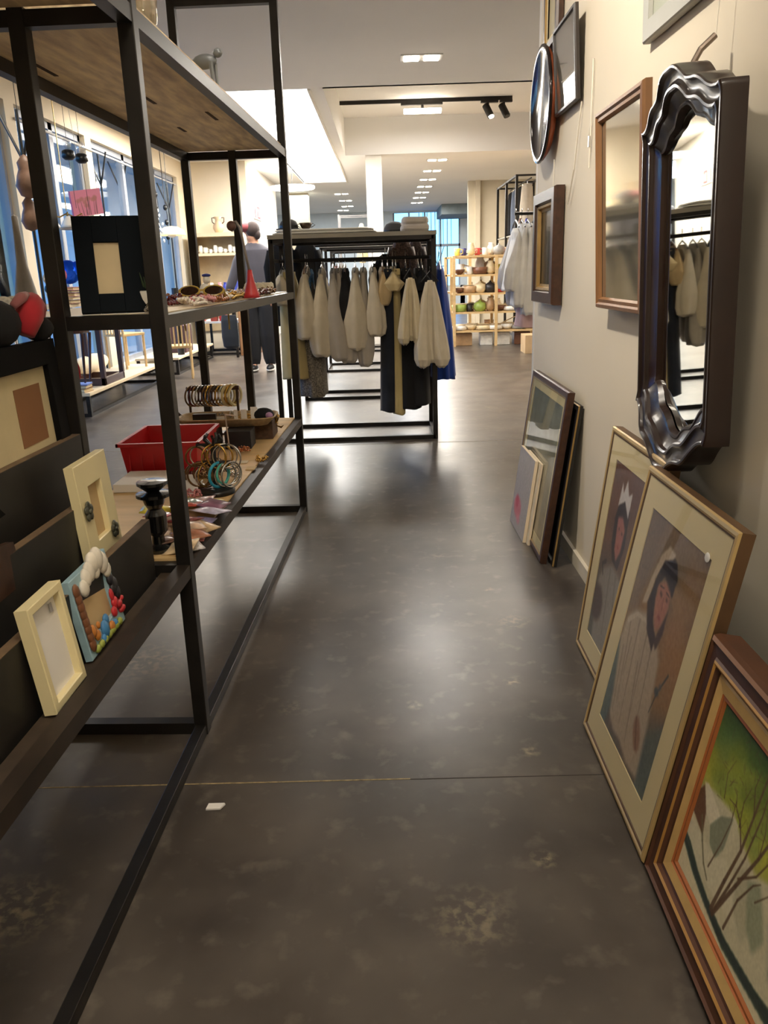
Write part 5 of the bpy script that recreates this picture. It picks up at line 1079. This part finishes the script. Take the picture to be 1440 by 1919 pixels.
# dark wooden table frame upside down
e = empty('dark_table', (-2.91, 8.05, .221), 'dark wooden side table frame with slender legs on the nearest platform', 'table', rz=.0)
dw = mat('dark_cherry', (58, 28, 22), .35, 0, .2, 8, coat=.3)
for (a, b, c, d) in ((-.19, .19, -.30, -.26), (-.19, .19, .26, .30), (-.19, -.15, -.3, .3), (.15, .19, -.3, .3)): MB().box(a, b, c, d, 0, .07).build('base_rail', dw, e, bevel=.004)
for a in (-.17, .17):
    for b in (-.28, .28): MB().box(a-.022, a+.022, b-.022, b+.022, .07, .60).build('leg', dw, e)
MB().box(-.2, .2, -.31, .31, .60, .63).build('table_top', dw, e)
e = empty('dark_stool', (-2.86, 7.45, .221), 'dark stool with thin splayed legs in front of the dark table', 'stool')
for a in (-1, 1):
    for b in (-1, 1): MB().tube([(a*.075, b*.06, 0), (a*.12, b*.10, .52)], [.009, .016], 8).build('leg', dw, e)
MB().lathe([(.14, .52), (.15, .53), (.15, .55), (.13, .56)], n=24).build('seat', dw, e)
e = empty('cushion_bench', (-3.10, 9.0, .221), 'long cream upholstered roll cushion on the platform by the window', 'cushion')
MB().ball((0, -.55, .14), (.10, .5, .10), 16, 10).build('cushion_body', fabric('cream_upholstery', (230, 214, 184)), e, smooth=True)
def book_stack(x, y, z, hs, cs, labs, grp, w_=.12, d_=.09):
    zz = z
    for i, h in enumerate(hs):
        e = MB(); e.mat(0).box(-w_, w_, -d_, d_, 0, .004).box(-w_, w_, -d_, d_, h-.004, h).box(-w_, -w_+.004, -d_, d_, .004, h-.004).mat(1).box(-w_+.004, w_-.006, -d_+.006, d_-.006, .004, h-.004)
        o = e.build('book', [mat('cover_%d_%d_%d' % cs[i], cs[i], .4), mat('paper_edge', (220, 200, 160), .8)], loc=(x+.005*i, y, zz), rz=.1*(i % 3)-.1); tag(o, labs[i], 'book', grp); zz += h
book_stack(-2.80, 7.36, .22, (.035, .03, .012), ((150, 110, 60), (120, 80, 50), (110, 140, 210)), ('thick ochre book at the bottom of the platform corner stack', 'brown book in the middle of the platform corner stack', 'thin pale blue booklet on top of the platform corner stack'), 'books on the platform corner', .06, .09)

# window table with small goods
table('window_table', 'narrow pale table before the first window with plates and figures', -3.0, -2.15, 4.6, 5.25, .95, whitep, whitep, rail=False)
table('window_table', 'second narrow table before the window with balloon and books', -3.05, -2.55, 6.3, 6.92, 1.02, bench_top, whitep, rail=False, yin=.30)
for k, (u, v, lab) in enumerate(((8, 575, 'round white plate with blue castle print at the left edge'), (28, 568, 'round white plate with blue print beside the taupe statue'))):
    q = aty(u, v, 4.8); e = empty('decor_plate', (q.x, 4.8, .951), lab, 'plate'); zc = .085
    MB().lathe([(.0, 0), (.07, .003), (.085, .01), (.085, .014), (.07, .008)], n=32, M=Matrix.Rotation(R_(90), 4, 'X'), c=(0, 0, zc+.005), cap=False).build('plate_disc', cer, e, smooth=True)
    q2 = MB(); rr = random.Random(k)
    for i in range(9): x = -.055+i*.0135; h = .02+.05*rr.random(); q2.prism([(x-.006, zc-.06), (x+.006, zc-.06), (x+.006, zc-.06+h*.7), (x, zc-.06+h+.01), (x-.006, zc-.06+h*.7)], 'y', -.017, -.013)
    q2.build('blue_print', mat('ink_blue', (40, 48, 90), .5), e)
q = aty(58, 610, 5.0)
e = empty('statue', (q.x, 5.0, .951), 'tall slender taupe abstract statue on the window table', 'statue'); MB().lathe([(.075, 0), (.085, .06), (.06, .20), (.03, .36), (.022, .50), (.018, .62), (.002, .63)], n=20).build('statue_body', mat('taupe_stone', (120, 112, 100), .6), e, smooth=True)
q = aty(88, 600, 4.9)
e = empty('white_figure', (-2.22, 5.13, .951), 'white paper cone figure with blue cap behind the taupe statue', 'ornament'); MB().lathe([(.06, 0), (.05, .12), (.03, .28), (.01, .36)], n=16).build('cone', cer, e, smooth=True); MB().ball((0, 0, .33), (.03, .03, .05)).build('cap', blueg, e, smooth=True)
# figurine, balloon, books on the second table
q = aty(128, 590, 6.7); e = empty('dog_figurine', (q.x-.06, 6.6, 1.021), 'tan and white sitting dog figurine on the second window table', 'figurine')
MB().ball((0, 0, .09), (.05, .06, .09)).ball((0, -.04, .2), (.045, .05, .045)).ball((0, -.09, .19), (.02, .03, .018)).build('dog_body', mat('dog_tan', (200, 170, 130), .6, 0, .4, 20), e, smooth=True)
MB().ball((0, -.045, .12), (.045, .03, .04)).build('collar_patch', hblack, e, smooth=True)
q = aty(150, 590, 7.0); book_stack(q.x, 6.8, 1.02, (.03, .025, .03, .02, .025), ((110, 50, 60), (200, 200, 205), (150, 70, 70), (80, 90, 130), (190, 120, 120)), ('maroon book, lowest on the second window table', 'white book second from the bottom by the window', 'brick red book mid stack by the window', 'slate blue book in the window stack', 'dusty pink book on top of the window stack'), 'books on the second window table', .07, .10)
q = aty(128, 510, 7.2); e = empty('foil_balloon', (q.x, 7.2, q.z), 'shiny blue foil balloon with pink figure hanging on a string', 'balloon')
MB().ball((0, 0, 0), (.11, .05, .10), 20, 12).ball((.08, 0, .02), (.06, .04, .07)).build('balloon_body', mat('blue_foil', (20, 90, 230), .15, .6, .3, 8), e, smooth=True); MB().ball((-.03, -.05, -.02), (.035, .012, .05)).build('pink_print', mat('pink_foil', (230, 130, 150), .3), e, smooth=True); MB().tube([(0, 0, .1), (-.01, 0, .6), (-.06, 0, 3.0-q.z)], .002, 5).build('string', wirem, e)
# hanging window pieces
e = empty('pink_canvas', (0, 0, 0), 'pink printed canvas of dried flowers hanging in the window', 'picture'); a_, b_ = aty(137, 408, 7.6), aty(192, 400, 7.9)
W, H = place_frame(e, a_, b_, aty(134, 358, 7.6)); MB().box(0, W, -.02, 0, 0, H).build('stretcher', mat('pink_edge', (220, 120, 150), .6), e)
p = Paint(60, 50, (214, 120, 150)); rr = random.Random(2)
for i in range(9): x = .2+.6*rr.random(); p.line([(x, .95), (x+.1*rr.random()-.05, .3+.2*rr.random())], .012, .005, (90, 40, 50), .8); p.ell(x, .3+.3*rr.random(), .07, .08, (170, 100, 96), .8, 1)
p.mesh('canvas_face', W, H, e, paperM, -.0205); MB().tube([(W/2, -.005, H), (W/2, -.005, 2.99-a_.z)], .002, 5).build('hanging_thread', wirem, e)
e = empty('chandelier', (aty(125, 400, 7.0).x, 7.0, aty(125, 400, 7.0).z), 'small brass chandelier with three white glass shades in the window', 'lamp')
brass = mat('brass', (170, 136, 70), .3, .9, .1)
MB().tube([(0, 0, .02), (0, 0, 1.2)], .004, 6).build('rod', brass, e)
for k in range(4):
    a = k*1.57+.4; x, y = .12*math.cos(a), .12*math.sin(a)
    MB().tube([(0, 0, 0), (x*.5, y*.5, -.03), (x, y, .0), (x, y, -.03)], .006, 6).build('arm', brass, e, smooth=True)
    MB().lathe([(.015, 0), (.03, -.02), (.055, -.06), (.07, -.09), (.066, -.088)], n=18, c=(x, y, -.03), cap=False).build('glass_shade', mat('milk_glass', (240, 234, 224), .25, 0, .02), e, smooth=True)
for (u, v, y, lab) in ((127, 283, 7.3, 'clear bulb pendant with dark socket, left one in the window'), (152, 290, 7.6, 'clear bulb pendant with black socket, right one in the window')):
    c = aty(u, v, y); e = empty('bulb_pendant', c, lab, 'lamp'); MB().lathe([(.03, -.07), (.055, -.05), (.05, 0), (.03, .01)], n=16).build('socket', hblack, e, smooth=True)
    MB().ball((0, 0, .06), (.035, .035, .05)).build('bulb', glass_mat('bulb_glass', (1, 1, 1), .25), e, smooth=True); MB().tube([(0, 0, .1), (0, 0, 2.99-c.z)], .002, 5).build('cord', hblack, e); MB().tube([(0, 0, -.07), (.01, 0, -.45)], .002, 5).build('pull_cord', hblack, e)
c = aty(322, 437, 11.6); e = empty('pendant_lamp', c, 'cream glass dome pendant lamp hanging by the last window', 'lamp')
MB().lathe([(.02, .09), (.09, .08), (.16, .04), (.19, -.02), (.18, -.03)], n=28, cap=False).build('lamp_shade', mat('cream_glass', (236, 222, 180), .3, emis=((255, 232, 180), .35)), e, smooth=True)
MB().ball((0, 0, -.03), (.06, .06, .03)).build('bulb', cer, e, smooth=True); MB().tube([(0, 0, .09), (.01, 0, .2), (-.01, 0, .35), (0, 0, 2.99-c.z)], .004, 6).build('cord', hblack, e)
for (u, v, lab, s_) in ((50, 330, 'large dried gourd ornament hanging at the left window', 1.0), (56, 400, 'smaller brown gourd ornament hanging below the large one', .8)):
    c = aty(u, v, 5.6); e = empty('gourd_ornament', c, lab, 'ornament'); gmm = mat('gourd_brown', (128, 100, 84), .5, 0, .25, 12)
    MB().lathe([(.002, -.14*s_), (.05*s_, -.12*s_), (.075*s_, -.06*s_), (.06*s_, 0), (.045*s_, .04*s_), (.05*s_, .08*s_), (.02*s_, .12*s_), (.002, .13*s_)], n=20).build('gourd', gmm, e, smooth=True); MB().tube([(0, 0, .12*s_), (0, 0, (2.99-c.z) if s_ > .9 else .2)], .0025, 5).build('cord', hblack, e)
def branch_stand(label, u, y, top_v, m=hblack, k=1):
    c = aty(u, top_v, y); e = empty('floor_lamp', (c.x, y, 0), label, 'lamp'); h = c.z
    MB().tube([(0, 0, .01), (0, 0, h)], .012, 8).build('pole', m, e); MB().lathe([(.12, 0), (.12, .012), (.02, .02)], n=20).build('base', m, e)
    MB().tube([(0, 0, h*.86), (-.14*k, 0, h+.02)], .010, 6).build('arm', m, e); MB().tube([(0, 0, h*.86), (.10*k, 0, h)], .010, 6).build('arm', m, e); return e
branch_stand('black branching floor lamp at the left window', 30, 6.0, 205)
branch_stand('black branching floor lamp in front of the third window', 182, 10.3, 285)
branch_stand('black branching floor lamp right of the third window', 222, 11.3, 305)
branch_stand('black branching floor lamp by the last window', 312, 12.7, 345)
e = empty('crystal_chandelier', aty(288, 430, 10.8), 'clear crystal chandelier hanging by the last window', 'lamp'); cgl = glass_mat('crystal', (1, 1, 1), .35)
q = MB(); rr = random.Random(5); q.tube([(0, 0, -.15), (.1, 0, .0), (0, 0, .25), (-.1, 0, 0), (0, 0, -.15)], .008, 5).tube([(.10*math.cos(i*.5), .10*math.sin(i*.5), .0) for i in range(13)], .01, 6)
for i in range(40): a = rr.random()*6.28; r = .02+.10*rr.random(); q.ball((r*math.cos(a), r*math.sin(a), -.15+.4*rr.random()), (.014, .014, .022), 6, 4)
q.build('crystal_drops', mat('crystal_white', (220, 226, 232), .1, .3), e, smooth=True); MB().tube([(0, 0, -.15), (0, 0, 2.99-e.location.z)], .004, 6).build('rod', steelm, e)
for k, (u, v, y) in enumerate(((175, 320, 10.6), (290, 350, 12.0), (308, 375, 12.2))):
    c = aty(u, v, y); q = MB().tube([(0, 0, -.6), (.02, 0, -.2), (0, 0, 0), (0, 0, 3.0-c.z)], .005, 6)
    for i in range(3): q.ball((0, 0, -.1-.2*i), (.03, .03, .04), 8, 6)
    tag(q.build('hanging_chain_ornament', hblack, smooth=True, loc=c), ('dark beaded chain ornament between the window posts', 'dark beaded chain ornament left in the last window', 'dark beaded chain ornament right in the last window')[k], 'ornament')
wcurt = mat('sheer_blue', (90, 160, 210), .6, 0, .1)
tag(MB().box(-3.30, -3.28, 7.9, 13.7, 2.60, 2.62).build('curtain_wire', mat('matt_rail', (170, 168, 165), .7)), 'thin pale rail running along the top of the side windows', 'rail')
# EXIT style pictogram sign on the side wall
c = aty(490, 404, 16.2)
e = empty('exit_sign', (-2.235, 15.2, 2.26), 'white and red pictogram sign on the bright side wall', 'sign')
MB().box(0, .012, -.45, .45, -.12, .12).build('sign_plate', whitep, e); MB().box(.012, .014, -.10, .20, -.10, .10).build('red_panel', mat('sign_red', (210, 70, 80), .5), e); MB().box(.014, .016, -.02, .04, -.07, .07).box(.014, .016, .08, .12, -.07, .05).build('pictogram', whitep, e); MB().box(.012, .014, -.40, -.30, -.1, .1).build('pictogram_red', MATS['sign_red'], e)
MB_ = MB()
tag(MB().box(-.8, .8, -.02, .02, 0, .25).build('sign_board', mat('pale_blue_board', (176, 186, 196), .6), loc=(-1.6, 26.98, 1.9)), 'pale board with three small dark marks on the far wall', 'sign')

# ------------------------------------------------------------------ centre rear: tall open rack and mannequin
e = empty('open_rack', (-.9, 17.2, 0), 'thin grey open rack standing left of the column', 'rack'); thin = mat('grey_steel', (110, 108, 108), .5, .4)
for (x, y) in ((0, 0), (.75, 0), (0, .5), (.75, .5)): MB().box(x-.015, x+.015, y-.015, y+.015, 0, 2.32).build('post', thin, e)
for z in (1.9, 2.3):
    for y in (0, .5): MB().box(0, .75, y-.012, y+.012, z-.02, z).build('cross_bar', thin, e)
e = empty('mannequin', (-.38, 14.8, 0), 'pale wooden mannequin bust on a stand behind the clothes racks', 'mannequin')
MB().lathe([(.14, 0), (.14, .02), (.015, .04), (.015, 1.35)], n=16).build('stand', pine, e); MB().lathe([(.05, 1.35), (.10, 1.45), (.08, 1.6), (.10, 1.7), (.03, 1.8), (.035, 1.86), (.05, 1.93), (.03, 2.0), (.0, 2.01)], n=18, cap=False).build('bust', mat('bust_linen', (206, 190, 150), .7), e, smooth=True)
tag(MB().ball((0, 0, 0), (.2, .16, .06)).build('white_cloth_heap', whiteF, smooth=True, loc=(-.2, 8.1, 1.55)), 'white cloth heap on the second clothes rack', 'cloth')

# ------------------------------------------------------------------ right rear: wooden crockery shelf
SX0, SX1, SY = 1.09, 2.42, 13.1
e = empty('crockery_shelf', (SX0, SY, 0), 'pale pine shelving unit crowded with crockery at the end of the aisle', 'shelf'); SD = .55; SW = SX1-SX0
levels = [.28, .56, .86, 1.14, 1.42]
levels = [aty(900, v, SY).z for v in (619, 584, 549, 514, 478)]
for i, z in enumerate(levels): MB().box(0, SW, 0, SD, z-.03, z).build('shelf_board', pine, e)
for x in (0, SW*.5, SW):
    for y in (0, SD): MB().box(x-.022, x+.022, y-.022, y+.022, 0, levels[-1]).build('post', pine, e)
for i in range(4): q = MB().tube([(SW*.5, SD, levels[i]), (SW, SD, levels[i+1])], .008, 6); q.build('cross_brace', steelm, e)
e2 = empty('crockery_shelf', (SX0-.05, 14.25, 0), 'second pine shelving unit behind the first, left bays visible', 'shelf')
for z in levels: MB().box(0, SW, 0, .5, z-.03, z).build('shelf_board', pine, e2)
for x in (0, .42, SW): MB().box(x-.022, x+.022, -.0, .04, 0, levels[-1]).build('post', pine, e2)
cc = {'white': (232, 226, 214), 'cream': (220, 200, 160), 'brown': (110, 70, 48), 'yellow': (226, 208, 96), 'red': (200, 70, 66), 'orange': (226, 130, 60), 'black': (40, 36, 36), 'grey': (150, 146, 140), 'green': (150, 170, 80), 'tan': (176, 140, 100), 'navy': (50, 50, 110), 'pink': (226, 150, 160)}
shapes = {'bowl': [(.02, 0), (.05, .02), (.07, .06), (.065, .06), (.04, .02)], 'mug': [(.03, 0), (.035, .01), (.035, .09), (.03, .09), (.03, .02)], 'jug': [(.03, 0), (.055, .04), (.045, .10), (.03, .13), (.036, .15)], 'pot': [(.05, 0), (.075, .04), (.07, .09), (.03, .11), (.012, .12), (.012, .135)], 'plate stack': [(.05, 0), (.09, .01), (.09, .045), (.08, .05)], 'basket': [(.06, 0), (.08, .01), (.09, .08), (.085, .08), (.07, .015)]}
rows = [[('plate stack', 'white'), ('bowl', 'cream'), ('plate stack', 'cream'), ('plate stack', 'white'), ('bowl', 'white'), ('plate stack', 'grey'), ('bowl', 'tan')],
        [('basket', 'green'), ('mug', 'black'), ('pot', 'green'), ('jug', 'tan'), ('bowl', 'brown'), ('plate stack', 'white'), ('pot', 'tan'), ('bowl', 'white')],
        [('bowl', 'brown'), ('basket', 'tan'), ('pot', 'cream'), ('pot', 'black'), ('mug', 'red'), ('bowl', 'brown'), ('plate stack', 'grey'), ('bowl', 'black')],
        [('bowl', 'brown'), ('mug', 'white'), ('basket', 'brown'), ('jug', 'cream'), ('bowl', 'tan'), ('jug', 'yellow'), ('pot', 'orange'), ('plate stack', 'grey')],
        [('mug', 'white'), ('bowl', 'cream'), ('jug', 'white'), ('pot', 'tan'), ('basket', 'yellow'), ('bowl', 'yellow'), ('jug', 'yellow'), ('bowl', 'black')]]
tops = [('mug', 'yellow'), ('mug', 'navy'), ('jug', 'cream'), ('mug', 'red'), ('mug', 'white'), ('jug', 'white'), ('pot', 'grey'), ('mug', 'cream'), ('jug', 'pink'), ('bowl', 'red'), ('pot', 'yellow'), ('pot', 'white')]
ln = ['lowest shelf', 'second shelf', 'middle shelf', 'fourth shelf']
place = ['at the left end', 'second from the left', 'third from the left', 'just left of centre', 'just right of centre', 'third from the right', 'second from the right', 'at the right end']
def crock(kind, col, x, y, z, lab, grp, s=1):
    m = mat('glaze_'+col, cc[col], .35, 0, .12, 20); q = MB().lathe([(r*s, h*s) for r, h in shapes[kind]], n=14)
    if kind in ('mug', 'jug', 'pot'): q.tube([(.034*s, 0, .08*s), (.075*s, 0, .07*s), (.07*s, 0, .03*s), (.034*s, 0, .02*s)], .006*s, 5)
    tag(q.build(kind.replace(' ', '_'), m, smooth=True, loc=(x, y, z)), lab, 'crockery', grp)
for i, row in enumerate(rows[:4]):
    for j, (kd, col) in enumerate(row):
        for d in (0, 1):
            if d and i == 3: continue
            x = SX0+.09+(SW-.18)*j/(len(row)-1)+(.05 if d else 0)
            crock(kd, cc and (col if not d else 'cream'), x, SY+(.12 if d == 0 else .41), levels[i]+.0005, ('%s %s %s, %s of the pine unit' % (col if not d else 'cream', kd, place[j if len(row) == 8 else min(7, j)], ln[i])) + (', back row' if d else ''), 'crockery on the pine shelves', 1.35 if d == 0 else 1.45)
for j, (kd, col) in enumerate(rows[4]): crock(kd, col, SX0+.14+(SW-.22)*j/7, SY+.42, levels[3]+.0005, '%s %s back row, %s of the fourth pine shelf' % (col, kd, place[j]), 'crockery on the pine shelves', 1.8)
for j, (kd, col) in enumerate(tops):
    crock(kd, col, SX0+.06+(SW-.12)*j/11, SY+.15+.1*(j % 2), levels[4]+.0005, '%s %s on top of the pine shelving, %s from left' % (col, kd, ['first', 'second', 'third', 'fourth', 'fifth', 'sixth', 'seventh', 'eighth', 'ninth', 'tenth', 'eleventh', 'twelfth'][j]), 'crockery on top of the pine shelving', 1.25)
for k, (x, w_, c_, lab) in enumerate(((1.25, .14, 'tan', 'brown open box under the pine shelving, left'), (1.62, .10, 'white', 'white tub under the pine shelving'), (1.88, .12, 'white', 'wide white tub under the pine shelving'), (2.2, .13, 'brown', 'brown box under the pine shelving, right'))):
    tag(MB().box(-w_, w_, -.12, .12, 0, .2).build('storage_tub', mat('glaze_'+c_, cc[c_]), loc=(x, SY+.25, 0), bevel=.01), lab, 'tub')
for k in range(6):
    x = SX0+.08+k*.16; crock(['bowl', 'basket', 'jug'][k % 3], ['cream', 'tan', 'white'][k % 3], x, 14.45, levels[k % 4]+.001, 'small %s %s on the rear pine unit, %s' % (['cream', 'tan', 'white'][k % 3], ['bowl', 'basket', 'jug'][k % 3], ['lowest left', 'second level', 'third level', 'fourth level centre', 'lowest centre', 'second level right'][k]), 'crockery on the rear pine unit')

# white shirts rack beyond the wall corner
e = empty('clothes_rail', (.98, 5.9, 0), 'black clothes rail with white shirts just beyond the wall end', 'clothes rack')
for (x, y) in ((.48, 0), (.48, .9), (1.0, 0), (1.0, .9)): MB().box(x-.015, x+.015, y-.015, y+.015, 0, 1.62).build('post', black, e)
for y in (0, .9):
    MB().box(.48, 1.0, y-.015, y+.015, .0, .03).build('floor_rail', black, e)
MB().tube([(.0, .45, 1.58), (1.0, .45, 1.58)], .012, 8).build('hanging_rail', black, e)
MB().box(.46, 1.02, 0, .9, 1.60, 1.625).build('top_board', black, e)
wl_ = ['white shirt at the front of the rail beyond the wall end', 'white blouse second on the rail beyond the wall end', 'white long shirt third on the rail beyond the wall end', 'white shirt nearest the dark wall frame']
for k in range(4):
    G('shirt', wl_[k], 'shirt', 966+k*11, 428+ (14, 0, 2, 0)[k], (545, 575, 590, 572)[k], 28, whiteF, y=6.35, hw=.17, zr=1.58, seed=40+k, hm=hblack, x=1.00+.045*k-.01, dx=-.05+.02*k, puff=1.0)
tag(cloth(MB(), [(0, 0, 0, .04, .1), (0, 0, -.1, .09, .12), (0, 0, -.22, .1, .13)], .1, 6, 3).build('pink_blouse', fabric('pale_pink', (226, 190, 190)), smooth=True, loc=(1.10, 6.36, .98)), 'pale pink blouse hem showing below the white shirts', 'blouse')

# tall black rack behind the crockery shelf
TH = aty(965, 327, 14.9).z
e = empty('tall_rack', (2.33, 14.9, 0), 'tall black steel rack with hung dark garments behind the crockery shelves', 'rack')
for (x, y) in ((0, 0), (.5, 0), (0, 1.2), (.5, 1.2), (0, 2.4), (.5, 2.4)): MB().box(x-.022, x+.022, y-.022, y+.022, 0, TH).build('post', black, e)
for x in (0, .5):
    for z in (TH-.03, .0): MB().box(x-.018, x+.018, 0, 2.4, z, z+.03).build('long_rail', black, e)
for y in (0, 1.2, 2.4):
    for z in (TH-.03, 1.75): MB().box(0, .5, y-.018, y+.018, z, z+.03).build('cross_bar', black, e)
MB().box(0, .5, 0, 2.4, 1.74, 1.76).build('shelf_board', mat('grey_board', (150, 144, 132)), e); MB().tube([(.25, 0, TH-.06), (.25, 2.4, TH-.06)], .012, 8).build('hanging_rail', black, e)
for k, (y, m, lab) in enumerate(((15.3, greyF, 'grey coat hung in the tall rack, front'), (15.8, blackF, 'black coat hung in the tall rack, second'), (16.4, fabric('steel_blue', (90, 100, 120)), 'blue grey coat in the middle of the tall rack'), (16.9, blackF, 'black coat at the rear of the tall rack'))):
    e3 = empty('coat', (2.58, y, TH-.065), lab, 'coat'); cloth(MB(), [(0, 0, -.05, .05, .02), (0, 0, -.10, .10, .035), (0, 0, -.4, .12, .045), (0, 0, -.85, .12, .05)], .08, 6, k).build('body', m, e3, smooth=True); MB().tube([(0, 0, -.06), (0, 0, .0), (0, .01, .02), (0, .02, .0)], .004, 6).build('hanger_hook', hmetal, e3)
for k, (x, y, m, lab) in enumerate(((2.42, 15.0, mat('brown_glaze', (96, 66, 60), .5), 'brown figure on the tall rack shelf'), (2.55, 15.1, blueg, 'blue bottle on the tall rack shelf'), (2.70, 15.0, hblack, 'black vase on the tall rack shelf'))):
    tag(MB().lathe([(.05, 0), (.07, .08), (.04, .18), (.02, .26)], n=14).build('shelf_vase', m, smooth=True, loc=(x, y, 1.761)), lab, 'vase')
tag(MB().box(-.12, .16, -.2, .2, 0, .26).build('cardboard_box', mat('cardboard', (190, 160, 120), .8), loc=(1.95+.16, 11.9, 0), bevel=.004), 'cardboard box on the floor at the right beyond the wall end', 'box')

# bit of paper on the aisle floor
q = atz(405, 1514, 0)
tag(MB().add([(-.022, -.009, .0), (.012, -.011, .002), (.022, .004, .004), (.018, .011, .001), (-.018, .008, .003), (-.022, -.009, .004), (.012, -.011, .006), (.022, .004, .008), (.018, .011, .005), (-.018, .008, .007)],
    [(4, 3, 2, 1, 0), (5, 6, 7, 8, 9), (0, 1, 6, 5), (1, 2, 7, 6), (2, 3, 8, 7), (3, 4, 9, 8), (4, 0, 5, 9)]).build('paper_scrap', whitep, loc=(q.x, q.y, .0005)), 'small white paper scrap on the floor near the joint line', 'paper')
